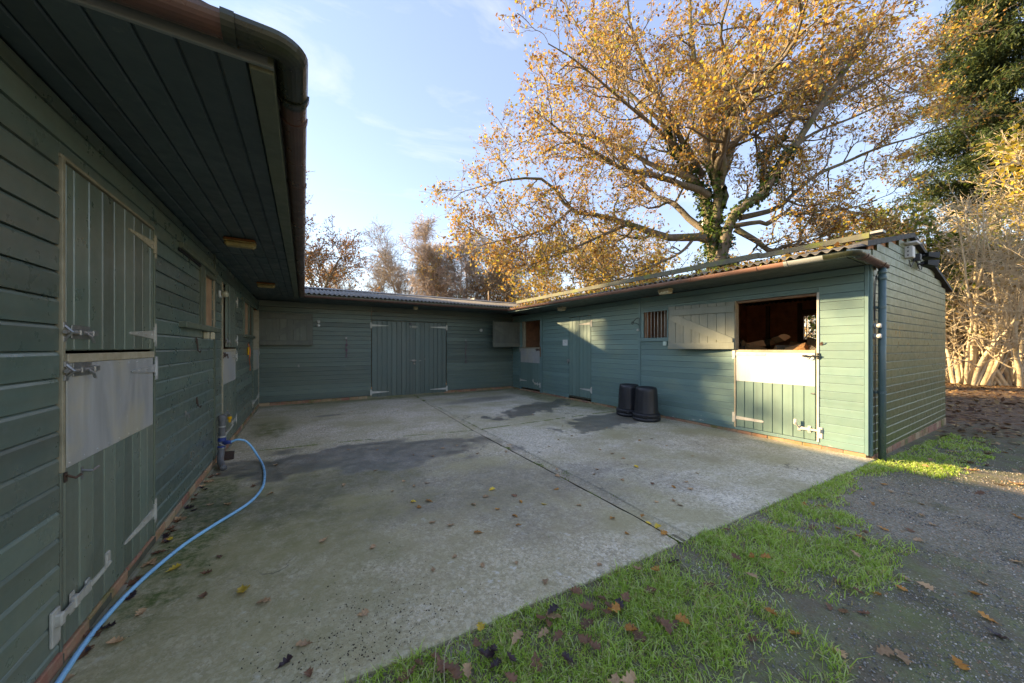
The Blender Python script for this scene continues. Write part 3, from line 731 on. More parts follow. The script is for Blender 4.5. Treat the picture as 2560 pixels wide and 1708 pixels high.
# window 2
w = part('window', Lb, (XL, 8.5, 1.7))
for a, b, c, e in ((7.90, 7.96, 1.69, 2.31), (9.11, 9.16, 1.69, 2.32), (8.60, 8.66, 1.71, 2.30)): stick(w, F_L, (a, .0, c), (b, .040, e), 'trim', 'window_frame')
stick(w, F_L, (7.70, .01, 2.295), (9.16, .045, 2.345), 'trim', 'track'); stick(w, F_L, (7.90, .012, 1.635), (9.18, .075, 1.69), 'trim', 'sill', .006)
m = MB(F_L); m.box((7.96, -.004, 1.69), (8.60, .006, 2.30)); m.build('inner_board', 'tanpanel', w)
m = MB(F_L); m.box((8.66, -.02, 1.69), (8.82, -.01, 2.30)); m.build('inner_board', 'wood', w)
# door 3 (upper half swung right back against the rear wall)
stick(Lb, F_L, (9.20, .004, .06), (9.232, .034, 2.345), 'trim', 'door_post'); stick(Lb, F_L, (10.305, -.08, .06), (10.345, .034, 2.345), 'cream', 'door_post')
d = door(Lb, F_L, D3[0], D3[1], .085, 1.43, 9, 'glv', .006)
sheet(d, F_L, 9.27, 10.27, .94, 1.39, .024); stick(d, F_L, (9.235, .018, 1.392), (10.30, .031, 1.434), 'cream', 'door_cap')
hinge(d, F_L, 10.31, 9.85, .30, .024); hinge(d, F_L, 10.31, 9.9, 1.34, .03); kick_bolt(d, F_L, 9.50, 9.22, .26, .026, 'white')
def zleaf(parent, fr, w, z0, z1, mat, brace, topgap=.0, nb=8):
    """upper door leaf seen from its ledged and braced inner face"""
    m = MB(fr); m.box((.003, -.012, z0 + .01), (w - .003, -.002, z1 - .01)); d = m.build('shutter', mat, parent)
    e = [w * i / nb for i in range(nb + 1)]
    for a, b in zip(e[:-1], e[1:]):
        stick(d, fr, (a + .0015, 0, z0), (b - .0015, .019 + rnd.uniform(-.001, .001), z1 - rnd.uniform(0, .006)), mat, 'door_board', .004)
    stick(d, fr, (.004, .0195, z0 + .005), (w - .004, .042, z0 + .12), mat, 'ledge', .004)
    stick(d, fr, (.004, .0195, z1 - .155 - topgap), (w - .03, .042, z1 - .035 - topgap), mat, 'ledge', .004)
    za, zb = z0 + .122, z1 - .157 - topgap
    (ua, ub) = (.03, w - .03) if brace > 0 else (w - .03, .03)
    m = MB(fr); s = 1 if brace > 0 else -1
    P = [(ua, za), (ua + s * .16, za), (ub, zb - .075), (ub, zb), (ub - s * .16, zb), (ua, za + .075)]
    m.prism_n(P[::s], .0195, .040); m.build('brace', mat, d); return d
fz = frame((XL + .03, 10.34, 0), (1, .012, 0), (.012, -1, 0))
zleaf(Lb, fz, 1.14, 1.50, 2.315, 'leafg', 1)
# soffit, fascia
xs = [-.965, -.87, -.762, -.645, -.528, -.411, -.294, -.192]
for ya, yb_ in ((1.735, 5.405), (5.425, 9.32)):
    for a, b in zip(xs[:-1], xs[1:]):
        stick(Lb, F_W, (a + .004, ya, 2.602 + rnd.uniform(0, .002)), (b - .004, yb_, 2.618), 'soffit', 'soffit_board', .006)
m = MB(); m.box((-.99, 1.735, 2.617), (-.11, 9.32, 2.624)); m.build('soffit_backing', 'soffit', Lb)
stick(Lb, F_W, (-.190, 1.735, 2.583), (-.108, 9.30, 2.606), 'trim', 'edge_batten', .004)
stick(Lb, F_W, (-.128, 1.71, 2.606), (-.106, 9.25, 2.655), 'trim', 'fascia', .003)
stick(Lb, F_W, (-4.4, 1.712, 2.597), (-.106, 1.733, 2.645), 'fascialit', 'fascia', .003)
rf = part('roof', Lb, (-.1, 1.72, 2.7))
roof_sheets(rf, (-.05, 1.70, 2.668), None, (0, 1, 0), 12.3, (-2.85, 0, 0), 3.27)
roof_sheets(rf, (-5.75, 1.70, 2.668), None, (0, 1, 0), 12.3, (2.85, 0, 0), 3.27)
m = MB(); m.prism_u([(1.52, 0), (1.66, 0), (1.66, .03), (1.52, .03)], 0, .001) if False else None
m.add([(-.17, 1.655, 2.645), (-2.9, 1.655, 3.20), (-2.9, 1.655, 3.25), (-.17, 1.655, 2.687), (-.17, 1.74, 2.645), (-2.9, 1.74, 3.20), (-2.9, 1.74, 3.29), (-.17, 1.74, 2.70)],
      [(0, 1, 2, 3), (7, 6, 5, 4), (0, 4, 5, 1), (3, 2, 6, 7), (0, 3, 7, 4)]); m.build('verge_trim', 'verge', Lb)
m = MB(); m.add([(-.11, 1.70, 2.64), (-5.7, 1.70, 2.64), (-2.9, 1.70, 3.30), (-.11, 1.715, 2.64), (-5.7, 1.715, 2.64), (-2.9, 1.715, 3.30)], [(0, 2, 1), (3, 4, 5), (0, 1, 4, 3), (1, 2, 5, 4), (2, 0, 3, 5)]); m.build('gable_panel', 'gl', Lb)
m = MB(); m.box((-4.7, 1.71, -.1), (-.975, 1.73, 2.63)); m.build('gable_panel', 'gl', Lb)
stick(Lb, F_W, (-4.7, 1.73, -.1), (-4.66, 14, 2.75), 'woodin', 'rear_wall', 0)
m = MB(); m.box((-4.66, 1.73, -.02), (-1.0, 13.98, .02)); m.build('stall_floor', 'gap', Lb)
for y in (9.10, 10.42, 5.6): stick(Lb, F_W, (-4.66, y, 0), (-1.03, y + .04, 2.6), 'wood', 'partition', 0)
# gutter
GZL = 2.655
g = gutter_run([(-.045, 9.22, GZL - .01), (-.045, 1.98, GZL)]).build('gutter', 'brown', Lb)
for y in (2.12, 2.95, 3.85, 4.75, 5.65, 6.6, 7.5, 8.4): bracket(g, (-.045, y, GZL), (0, 1, 0), 'brown', back=(-1, 0, 0))
gc = gutter_run([(-.045, 1.98, GZL + .002)] + [(-.105 + .06 * math.cos(q), 1.695 - .06 * math.sin(q), GZL + .002) for q in np.linspace(0, math.pi / 2, 9)] + [(-.25, 1.635, GZL + .002)], .060).build('gutter_corner', 'gutdark', Lb, smooth=False)
bracket(gc, (-.045, 1.93, GZL), (0, 1, 0), 'gutdark', .067); bracket(gc, (-.235, 1.635, GZL), (1, 0, 0), 'gutdark', .068, .04)
gutter_run([(-.25, 1.635, GZL), (-1.05, 1.635, GZL - .012)]).build('gutter', 'brown', Lb)
m = MB(); m.tube([(-1.02, 1.635, 2.60), (-1.03, 1.66, 2.4), (-1.03, 1.66, .05)], .034, 12); m.build('downpipe', 'pipeg', Lb, True)

# ------------------------------------------------------------------ BACK BLOCK
Bb = empty('stable_block', (2.7, YB, 0))
tag(Bb, 'low boarded stable range across the far end of the yard with tall double doors', 'stable')
opB = [(1.635, 3.875, 0, 2.228)]
sB = seams(.08, .118, .118, 2.62)
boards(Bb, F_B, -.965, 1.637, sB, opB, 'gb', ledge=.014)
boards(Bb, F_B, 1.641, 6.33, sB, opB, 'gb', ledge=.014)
bricks(Bb, F_B, -.95, 6.33, n=.03, skip=((1.62, 3.88),))
for a, b in ((1.648, 2.744), (2.748, 3.856)):
    d = door(Bb, F_B, a, b, .035, 2.218, 8 if a < 2 else 8, 'gbv', .008, 'barn_door')
    if a < 2:
        hinge(d, F_B, 1.655, 2.10, 2.075, .028, 'whiter'); hinge(d, F_B, 1.655, 2.115, .165, .028, 'whiter')
        stick(d, F_B, (2.715, .0275, .04), (2.775, .042, 2.21), 'gbv', 'cover_strip')
    else:
        hinge(d, F_B, 3.85, 3.35, 2.075, .028, 'whiter'); hinge(d, F_B, 3.85, 3.34, .145, .028, 'whiter')
        bolt(d, F_B, 2.70, 2.93, 2.065, .034, 'white'); bolt(d, F_B, 2.70, 2.90, 1.045, .034, 'steel')
        m = MB(F_B); m.box((2.815, .03, .93), (2.875, .055, .985), .008); m.tube([(2.828, .042, .98), (2.828, .042, 1.015), (2.845, .042, 1.03), (2.862, .042, 1.015), (2.862, .042, .98)], .006, 6); m.build('padlock', 'steel', d)
        m = MB(F_B); m.box((2.70, .042, 2.11), (2.76, .06, 2.19), .004); m.build('latch_block', 'dgrey', d)
        m = MB(F_B); m.box((2.99, .028, 1.03), (3.06, .034, 1.05), .002); m.box((3.15, .028, 1.08), (3.19, .034, 1.10), .002); m.build('staple', 'steel', d)
stick(Bb, F_B, (1.635, -.02, 0), (3.875, .0, .034), 'gap', 'threshold')
m = MB(); m.box((-.96, 9.30, 2.625), (6.34, 10.46, 2.64)); m.build('soffit_backing', 'soffit', Bb)
for i in range(8):
    a = 9.31 + i * .142; stick(Bb, F_W, (-.1, a + .004, 2.608 + rnd.uniform(0, .002)), (6.33, min(a + .138, 10.43), 2.625), 'soffit', 'soffit_board', .006)
stick(Bb, F_W, (-.1, 9.288, 2.60), (5.5, 9.31, 2.69), 'trim', 'fascia')
rf = part('roof', Bb, (2.7, 9.3, 2.7))
roof_sheets(rf, (-5.6, 9.215, 2.70), None, (1, 0, 0), 17, (0, 2.82, 0), 3.22)
roof_sheets(rf, (-5.6, 14.85, 2.70), None, (1, 0, 0), 17, (0, -2.82, 0), 3.22)
stick(Bb, F_W, (-4.66, 13.98, -.1), (11.09, 14, 2.75), 'woodin', 'rear_wall', 0)
m = MB()
for i in range(17):
    x = -5.4 + i * 1.0; m.prism_u([(11.86, 3.215), (12.035, 3.262), (12.21, 3.215), (12.21, 3.232), (12.035, 3.281), (11.86, 3.232)], x + .003, x + .997)
m.build('ridge_cap', 'ridge', Bb)
g = gutter_run([(-.03, 9.245, 2.652), (5.40, 9.245, 2.64)]).build('gutter', 'brown', Bb)
for x in (.6, 1.5, 2.4, 3.3, 4.2, 5.0): bracket(g, (x, 9.245, 2.646), (1, 0, 0), 'brown', back=(0, 1, 0))

# ------------------------------------------------------------------ RIGHT BLOCK
Rb = empty('stable_block', (XR, YG, 0))
tag(Rb, 'faded teal boarded stable range on the right with a gable end facing the gravel', 'stable')
ZSR = 2.535; XBK = 11.1
opR = [(8.735, 9.93, 0, 2.31), (6.53, 7.40, 0, 2.285), (4.345, 4.94, 1.655, 2.225), (1.955, 3.075, 0, 2.245)]
sR = seams(.05, .1485, .1145, ZSR)
boards(Rb, F_R, 1.48, 5.003, sR, opR, 'gr', ledge=.010)
boards(Rb, F_R, 5.06, 8.64, sR, opR, 'gr', ledge=.010)
boards(Rb, F_R, 9.93, 10.43, sR, opR, 'gr', ledge=.010)
boards(Rb, F_R, 8.64, 9.93, [s for s in sR if s > 2.3] if len([s for s in sR if s > 2.3]) > 1 else [2.31, 2.535], [], 'gr', ledge=.010)
m = MB(F_R); m.box((8.64, .0, 2.31), (9.93, .018, sR[-2] if sR[-2] > 2.31 else 2.42)); m.build('door_head', 'trimr', Rb)
bricks(Rb, F_R, 1.46, 10.42, n=.03, z1=.045)
bricks(Rb, F_G, 6.37, 11.08, n=.03, z0=-.22, z1=.03)
bricks(Rb, F_G, 6.45, 11.05, n=.032, z0=-.30, z1=-.06)
stick(Rb, F_R, (5.005, .0, .06), (5.056, .034, ZSR), 'trimr', 'cover_strip'); stick(Rb, F_R, (8.645, .0, .03), (8.73, .034, 2.40), 'trimr', 'cover_strip')
stick(Rb, F_R, (1.44, -.06, .03), (1.478, .026, ZSR), 'trimr', 'corner_post')
m = MB(F_G); m.box((6.352, .0, .02), (6.40, .026, ZSR), .003); m.build('corner_post', 'trimr', Rb)
stick(Rb, F_R, (1.95, .021, 2.262), (5.0, .032, 2.283), 'trimr', 'drip_strip')
# far stable door (next to the corner)
stick(Rb, F_R, (9.905, -.06, .03), (9.95, .034, 2.31), 'trimr', 'door_post'); stick(Rb, F_R, (9.745, -.10, 1.45), (9.90, -.06, 2.30), 'cream', 'door_post')
stick(Rb, F_R, (8.732, -.06, .03), (8.768, .03, 2.31), 'trimr', 'door_post')
d = door(Rb, F_R, 8.775, 9.90, .105, 1.41, 8, 'grv', .006)
sheet(d, F_R, 8.79, 9.89, .948, 1.405, .025, 'galv'); stick(d, F_R, (8.775, .0, 1.412), (9.90, .028, 1.445), 'cream', 'door_cap')
hinge(d, F_R, 9.905, 9.50, .34, .025, 'whiter'); hinge(d, F_R, 9.905, 9.50, 1.36, .029); kick_bolt(d, F_R, 9.03, 8.76, .29, .026, 'whiter')
bolt(d, F_R, 8.75, 8.98, 1.37, .03, 'iron')
stick(d, F_R, (8.72, .034, 1.15), (8.765, .04, 1.46), 'rust', 'rust_plate')
fz = frame((XR - .03, 9.95, 0), (-1, .02, 0), (-.02, -1, 0))
zleaf(Rb, fz, 1.03, 1.46, 2.305, 'leafg', 1)
# single plank door
d = door(Rb, F_R, 6.54, 7.392, .125, 2.27, 6, 'grv', .006, 'plank_door')
hinge(d, F_R, 6.545, 6.985, 2.065, .026, 'whiter'); hinge(d, F_R, 6.545, 6.95, .345, .026, 'whiter')
m = MB(F_R); m.box((7.36, .026, 1.05), (7.47, .032, 1.12), .002); m.box((7.40, .03, 1.0), (7.45, .052, 1.06), .006); m.build('hasp', 'steel', d)
stick(Rb, F_R, (6.53, -.03, .09), (7.40, .024, .122), 'gap', 'threshold')
# barred window
w = part('window', Rb, (XR, 4.65, 1.66))
for a, b in (((4.925, .0, 1.655), (5.0, .026, 2.235)), ((4.335, .0, 1.60), (4.365, .03, 2.235)), ((4.335, .0, 2.207), (5.0, .028, 2.24))): stick(w, F_R, a, b, 'trimr', 'window_frame')
stick(w, F_R, (4.30, .0, 1.575), (5.004, .06, 1.652), 'trimr', 'sill', .005)
stick(w, F_R, (4.875, -.06, 1.655), (4.925, -.004, 2.207), 'wood', 'window_frame')
for i in range(6):
    u = 4.425 + i * .082; m = MB(F_R); m.tube([(u, .004, 1.65), (u, .004, 2.21)], .0075, 8); m.build('window_bar', 'whiter', w, True)
m = MB(F_R); m.box((4.30, -.40, 1.2), (5.1, -.38, 2.5)); m.build('inner_board', 'wood', w)
# log store half door
stick(Rb, F_R, (3.055, -.07, .09), (3.08, .036, 2.245), 'cream', 'door_post'); stick(Rb, F_R, (1.944, -.07, .09), (1.972, .032, 2.245), 'whiter', 'door_post')
stick(Rb, F_R, (1.972, -.09, 2.205), (3.055, .0, 2.238), 'wood', 'door_head')
d = door(Rb, F_R, 1.985, 3.055, .105, 1.37, 8, 'grv', .004)
sheet(d, F_R, 1.992, 3.05, .884, 1.372, .024, 'galvw'); stick(d, F_R, (1.985, -.03, 1.374), (3.055, .03, 1.412), 'cream', 'door_cap')
hinge(d, F_R, 3.062, 2.615, 1.335, .029, 'whiter', .05, .03); hinge(d, F_R, 3.062, 2.64, .255, .025, 'whiter', .055, .035)
kick_bolt(d, F_R, 2.175, 1.935, .255, .026, 'whiter', up=.08)
bolt(d, F_R, 1.925, 2.12, 1.325, .03, 'dark', False)
m = MB(F_R); m.box((1.99, .024, .77), (2.03, .03, .79)); m.tube([(2.0, .03, .78), (2.01, .05, .775), (2.03, .055, .785)], .005, 6); m.build('hook', 'steel', d)
m = MB(F_R); m.box((1.905, .02, 1.48), (1.935, .03, 1.52)); m.tube([(1.92, .03, 1.5), (1.92, .055, 1.505), (1.90, .06, 1.53)], .006, 6); m.build('hook', 'iron', Rb)
stick(Rb, F_R, (1.955, -.03, .05), (3.075, .024, .10), 'trimr', 'threshold')
fdir = np.array([-.21, 1.11]) / math.hypot(.21, 1.11)
fz = frame((6.315, 3.065, 0), (fdir[0], fdir[1], 0), (-fdir[1], fdir[0], 0))
zleaf(Rb, fz, 1.13, 1.415, 2.24, 'leafr', 1, .03)
# soffit, fascia, verge, roof
for i in range(8):
    a = 5.47 + i * .110; stick(Rb, F_W, (a + .002, 1.47, 2.537 + rnd.uniform(0, .001)), (a + .108, 9.3, 2.553), 'soffitr', 'soffit_board', .003)
m = MB(); m.box((5.46, 1.47, 2.552), (6.37, 9.3, 2.56)); m.build('soffit_backing', 'soffitr', Rb)
stick(Rb, F_W, (5.462, 1.45, 2.535), (5.482, 9.3, 2.60), 'trimr', 'fascia')
topg = lambda z: ((6.352, XBK) if z < 2.68 else (max(6.352, 5.45 + (z - 2.6) / .215 - .12), min(XBK, 11.3 - (z - 2.62) / .195 + .1)))
sG = seams(-.02, .10, .1155, 3.2)
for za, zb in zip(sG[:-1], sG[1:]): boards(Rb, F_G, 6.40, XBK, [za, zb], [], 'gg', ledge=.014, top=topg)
m = MB(F_G); m.prism_n([(5.46, 2.535), (6.5, 2.535), (6.5, 2.75), (5.46, 2.615)], -.01, .012); m.build('gable_panel', 'gg', Rb)
m = MB(F_G); m.prism_n([(6.35, -.2), (11.1, -.2), (11.1, 2.6), (8.24, 3.19), (6.35, 2.78)], -.03, -.012); m.build('gable_panel', 'woodin', Rb)
rf = part('roof', Rb, (5.4, 1.4, 2.6))
roof_sheets(rf, (5.385, 1.40, 2.612), None, (0, 1, 0), 12.5, (2.86, 0, 0), 3.225)
roof_sheets(rf, (11.35, 1.40, 2.612), None, (0, 1, 0), 12.5, (-3.105, 0, 0), 3.225)
m = MB()
m.add([(5.95, 1.36, 2.70), (8.24, 1.36, 3.19), (11.38, 1.36, 2.585), (11.38, 1.36, 2.64), (8.24, 1.36, 3.262), (5.95, 1.36, 2.772), (5.95, 1.50, 2.70), (8.24, 1.50, 3.19), (11.38, 1.50, 2.585), (11.38, 1.50, 2.64), (8.24, 1.50, 3.262), (5.95, 1.50, 2.772)],
      [(0, 1, 4, 5), (1, 2, 3, 4), (11, 10, 7, 6), (10, 9, 8, 7), (5, 4, 10, 11), (4, 3, 9, 10), (0, 6, 7, 1), (1, 7, 8, 2), (0, 5, 11, 6), (2, 8, 9, 3)]); m.build('verge_trim', 'verge', Rb)
m = MB()
for i in range(12): m.add([(8.03 , 1.40 + i, 3.20), (8.24, 1.40 + i, 3.262), (8.45, 1.40 + i, 3.20), (8.03, 2.395 + i, 3.20), (8.24, 2.395 + i, 3.262), (8.45, 2.395 + i, 3.20)], [(0, 3, 4, 1), (1, 4, 5, 2)])
m.build('ridge_cap', 'verge', Rb)
# mossy beam standing on brackets on the roof slope
bm = part('roof_beam', Rb, (6.4, 1.4, 2.9))
pb = [(6.50, 1.46), (6.45, 2.75), (6.40, 4.3), (6.34, 5.9), (6.27, 7.5), (6.20, 9.9)]
for i, (a, b) in enumerate(zip(pb[:-1], pb[1:])):
    h = .095 if i else .08; dz = 0 if i else -.012
    z0 = 2.925; m = MB(); w = .05
    m.add([(a[0] - w, a[1] + .004, z0 + dz), (a[0] + w, a[1] + .004, z0 + dz + .012), (a[0] + w, a[1] + .004, z0 + h + dz), (a[0] - w, a[1] + .004, z0 + h + dz - .006), (b[0] - w, b[1] - .004, z0 + dz), (b[0] + w, b[1] - .004, z0 + dz + .012), (b[0] + w, b[1] - .004, z0 + h + dz), (b[0] - w, b[1] - .004, z0 + h + dz - .006)],
          [(0, 1, 2, 3), (7, 6, 5, 4), (0, 4, 5, 1), (1, 5, 6, 2), (2, 6, 7, 3), (3, 7, 4, 0)])
    m.build('beam_length', 'mossbeam', bm)
for i in range(12):
    t = i / 11; y = 1.62 + t * 8; x = 6.49 - .035 * (y - 1.46)
    m = MB(); m.box((x - .012, y - .01, 2.78), (x + .012, y + .01, 2.95)); m.build('beam_bracket', 'iron', bm)
m = MB(); m.box((6.42, 1.33, 2.955), (6.56, 1.45, 2.985)); m.build('beam_end', 'steel', bm)
# gutter and downpipe
def zg(y): return 2.566 + (y - 1.5) * .0085
g = gutter_run([(5.425, 9.22, zg(9.2)), (5.425, 2.02, zg(2))]).build('gutter', 'brownsun', Rb)
for y in (2.35, 3.3, 4.3, 5.3, 6.2, 7.2, 8.2): bracket(g, (5.425, y, zg(y)), (0, 1, 0), 'brownsun', back=(1, 0, 0))
gcn = gutter_run([(5.425, 2.02, zg(1.9) + .001), (5.425, 1.62, zg(1.5))], .059).build('gutter', 'gutgrey', Rb)
bracket(gcn, (5.425, 2.0, zg(1.9)), (0, 1, 0), 'gutgrey', .064, .04)
gutter_run([(5.425, 1.62, zg(1.5) + .001)] + [(5.505 - .08 * math.cos(q), 1.433 - .08 * math.sin(q), zg(1.5)) for q in np.linspace(0, math.pi / 2, 9)] + [(5.62, 1.353, zg(1.5))], .060).build('gutter_corner', 'gutdark', Rb)
g = gutter_run([(5.60, 1.353, 2.562), (6.58, 1.353, 2.545)]).build('gutter', 'brown', Rb)
bracket(g, (5.72, 1.353, 2.56), (1, 0, 0), 'brown'); bracket(g, (6.42, 1.353, 2.548), (1, 0, 0), 'brown')
m = MB(); m.box((6.56, 1.30, 2.49), (6.60, 1.41, 2.56), .01); m.build('gutter_outlet', 'brown', g)
dp = part('downpipe', Rb, (6.50, 1.35, 0))
m = MB(); m.tube([(6.50, 1.352, 2.49), (6.50, 1.352, -.06)], .038, 16); m.build('pipe', 'pipeg', dp, True)
for z in (2.44, 2.36): 
    m = MB(); m.lathe([(.043, z - .02), (.046, z - .01), (.046, z + .01), (.043, z + .02)], (6.50, 1.352, 0), 16); m.build('pipe_collar', 'pipeg', dp, True)
for z in (1.98, .86):
    m = MB(); m.lathe([(.042, z - .018), (.042, z + .018)], (6.50, 1.352, 0), 16); m.box((6.44, 1.39, z - .015), (6.56, 1.43, z + .015)); m.build('pipe_clip', 'pipeg', dp)
# inside of the log store and the rest of the range
m = MB()
for i in range(22):
    z0 = .05 + i * .13
    for a, b in (((1.5, 3.18) if 1.6 < z0 + .06 < 2.3 else (1.5, 5.04)), (3.73, 5.04)):
        if (a, b) == (3.73, 5.04) and not 1.6 < z0 + .06 < 2.3: continue
        m.box((11.06, a, z0), (11.09 + .004 * (i % 2), b, z0 + .126))
m.build('inner_lining', 'woodin', Rb)
m = MB()
for a, b, c, e in ((1.44, 3.2, -.1, 2.62), (3.72, 5.1, -.1, 2.62), (3.2, 3.72, -.1, 1.62), (3.2, 3.72, 2.34, 2.62)): m.box((11.095, a, c), (11.12, b, e))
m.build('rear_wall', 'woodin', Rb)
for a, b in (((11.09, 5.1, -.1), (11.12, 14, 2.75)), ((6.4, 5.04, 0), (11.1, 5.07, 2.9)), ((6.37, 1.475, 0), (11.05, 1.49, 2.6)), ((6.40, 8.45, 0), (6.9, 8.49, 2.5)), ((6.40, 10.2, 0), (9, 10.24, 2.5))): stick(Rb, F_W, a, b, 'woodin', 'partition', 0)
for y in (4.50, 2.95, 3.78): stick(Rb, F_W, (10.98, y - .04, 0), (11.055, y + .04, 2.6), 'wood', 'stud')
w = part('window', Rb, (11.08, 3.45, 1.6))
for a, b in (((11.0, 3.17, 1.58), (11.06, 3.75, 1.66)), ((11.0, 3.17, 2.30), (11.06, 3.75, 2.42)), ((11.0, 3.70, 1.66), (11.06, 3.75, 2.30)), ((11.0, 3.17, 1.66), (11.06, 3.22, 2.30))): stick(w, F_W, a, b, 'wood', 'window_frame')
for i in range(5):
    m = MB(); m.tube([(11.07, 3.28 + i * .095, 1.62), (11.07, 3.28 + i * .095, 2.34)], .008, 6); m.build('window_bar', 'iron', w)
m = MB(); m.box((6.38, 1.49, -.02), (11.05, 10, .04)); m.build('stall_floor', 'bouncefloor', Rb)
# ================================================================== THINGS ON AND AROUND THE BUILDINGS
def T(m, name, mat, label, cat, group=None, smooth=False):
    o = m.build(name, mat, None, smooth); return tag(o, label, cat, group)
def bulkhead(x, y, z, L, wd, d, label, along='x', mat='lamp', rusty=True):
    t = empty('bulkhead_light', (x, y, z)); tag(t, label, 'light', 'bulkhead lights under the eaves')
    a, b = (L / 2, wd / 2) if along == 'x' else (wd / 2, L / 2)
    m = MB(); m.box((x - a, y - b, z - d * .35), (x + a, y + b, z), .012); m.build('base', 'rust' if rusty else 'lampp', t)
    m = MB(); m.box((x - a * .98, y - b * .97, z - d), (x + a * .98, y + b * .97, z - d * .33), .022); m.build('diffuser', mat, t)
    m = MB(); m.box((x - a * 1.01, y - b * 1.01, z - d * .42), (x + a * 1.01, y + b * 1.01, z - d * .34), .004); m.build('rim', mat, t)
bulkhead(-.58, 4.62, 2.60, .27, .12, .085, 'rust streaked yellowed light box on the left soffit, nearer one of two')
bulkhead(-.58, 7.52, 2.60, .27, .12, .085, 'small yellowed light box on the left soffit, further one near the corner')
bulkhead(2.70, 9.75, 2.606, .12, .1, .09, 'tiny cream light under the far eave above the double doors', 'x', 'lampp', False)
bulkhead(5.72, 3.98, 2.535, .24, .13, .10, 'cream light box under the right eave above the barred window', 'y', 'lampp', False)
bulkhead(5.95, 7.25, 2.535, .24, .13, .10, 'dim cream light box under the right eave above the plank door', 'y', 'lampp', False)
# left wall fittings
t = empty('socket_box', (XL, 5.05, 1.58)); tag(t, 'mint white weatherproof socket with open flap below the left window sill', 'socket')
stick(t, F_L, (4.97, .022, 1.545), (5.04, .07, 1.625), 'lampp', 'back_box', .008)
m = MB(frame((XL + .07, 5.03, 0), (.45, .89, 0), (.89, -.45, 0))); m.box((0, 0, 1.54), (.055, .018, 1.622), .007); m.build('flap', 'lampp', t)
m = MB(F_L); m.box((5.045, .075, 1.56), (5.055, .085, 1.61), .003); m.build('plug', 'dark', t)
def ring(fr, u, z, n, label, grp=None, mat='steel', hang=.05, r=.02):
    t = empty('tie_ring', fr[0] + fr[1] * u + fr[2] * n + ZV * z); tag(t, label, 'ring', grp)
    m = MB(fr); m.box((u - .018, n, z - .028), (u + .018, n + .006, z + .028), .002); m.tube([(u, n + .004, z + .01), (u, n + .03, z), (u, n + .004, z - .01)], .005, 6); m.build('plate', mat, t)
    m = MB(fr); a = np.linspace(0, 2 * np.pi, 15); m.tube([(u + r * math.sin(x), n + .026, z - r + r * math.cos(x)) for x in a], .0035, 6, False); m.build('loop', mat, t)
    return t
ring(F_L, 4.33, .83, .021, 'worn steel tie ring low on the left wall between door and pipe')
ring(F_L, 8.14, .86, .021, 'steel tie ring low on the left wall beyond the second half door')
def hookbar(u, z0, z1, label):
    m = MB(F_L); m.box((u - .012, .021, z1 - .05), (u + .012, .027, z1 + .02), .002)
    m.tube([(u, .028, z1), (u, .032, (z0 + z1) / 2), (u, .036, z0 + .02), (u + .012, .05, z0), (u + .02, .055, z0 + .02)], .006, 6); T(m, 'iron_hook', 'iron', label, 'hook')
hookbar(4.70, 1.40, 1.54, 'rusty iron hook hanging just below the white socket box')
hookbar(4.71, .83, .92, 'short rusty iron hook low on the left wall under the socket')
t = empty('round_wall_light', (XL, 5.80, 2.15)); tag(t, 'cream round fitting on the left wall beside the second half door', 'light')
m = MB(F_L); m.box((5.74, .02, 2.10), (5.85, .05, 2.19), .01); m.build('base', 'plastic', t)
m = MB(F_L); m.lathe([(.025, .05), (.040, .055), (.042, .09), (.034, .115), (.0, .12)], (5.80, 0, 2.15), 14, 1); m.build('cap', 'lampp', t, True)
# standpipe, hose
sp = empty('standpipe', (XL + .08, 5.56, 0)); tag(sp, 'grey lagged standpipe with blue clamps at the foot of the left wall', 'pipe')
X0 = XL + .09
P = [(X0, 5.57, .56), (X0, 5.57, .40), (X0, 5.56, .27), (X0, 5.52, .16), (X0 + .005, 5.44, .09), (X0 + .03, 5.33, .05), (X0 + .07, 5.22, .03)]
from itertools import product
def smooth_path(P, k=6):
    P = np.array(P, float); Q = np.concatenate([2 * P[:1] - P[1:2], P, 2 * P[-1:] - P[-2:-1]]); out = []
    for i in range(1, len(Q) - 2):
        for t in np.linspace(0, 1, k, endpoint=False):
            a, b, c, d = Q[i - 1:i + 3]; out.append(.5 * (2 * b + (c - a) * t + (2 * a - 5 * b + 4 * c - d) * t * t + (3 * b - a - 3 * c + d) * t ** 3))
    out.append(P[-1]); return np.array(out)
m = MB(); m.tube(smooth_path(P), .035, 14); m.build('lagging', 'pipegrey', sp, True)
m = MB(); m.lathe([(.038, .53), (.044, .54), (.044, .585), (.036, .60)], (X0, 5.57, 0), 14); m.build('pipe_collar', 'pipegrey', sp)
for z in (.46, .335): 
    m = MB(); m.lathe([(.036, -.008), (.039, -.004), (.039, .004), (.036, .008)], (X0, 5.57 - (.005 if z < .4 else 0), z), 14); m.build('cable_tie', 'white', sp)
for z, y in ((.30, 5.565), (.205, 5.545)):
    m = MB(); m.lathe([(.037, -.022), (.043, -.018), (.043, .018), (.037, .022)], (X0, y, z), 14); m.build('clamp', 'blue', sp)
m = MB(); m.tube([(X0, 5.555, .255), (X0 + .06, 5.53, .265), (X0 + .10, 5.515, .265)], [.028, .026, .021], 12); m.build('tee', 'blue', sp, True)
m = MB(); m.tube([(X0 - .02, 5.50, .27), (X0 + .05, 5.50, .22), (X0 + .03, 5.58, .25)], .004, 5); m.build('wire', 'steel', sp)
m = MB(); m.lathe([(.0435, -.010), (.0445, -.008), (.0445, .008), (.0435, .010)], (X0, 5.54, .20), 14); m.build('hose_clip', 'steel', sp)
tp = empty('tap', (XL + .05, 6.15, .5)); tag(tp, 'dull metal tap with yellow hose connector beside the second half door', 'tap')
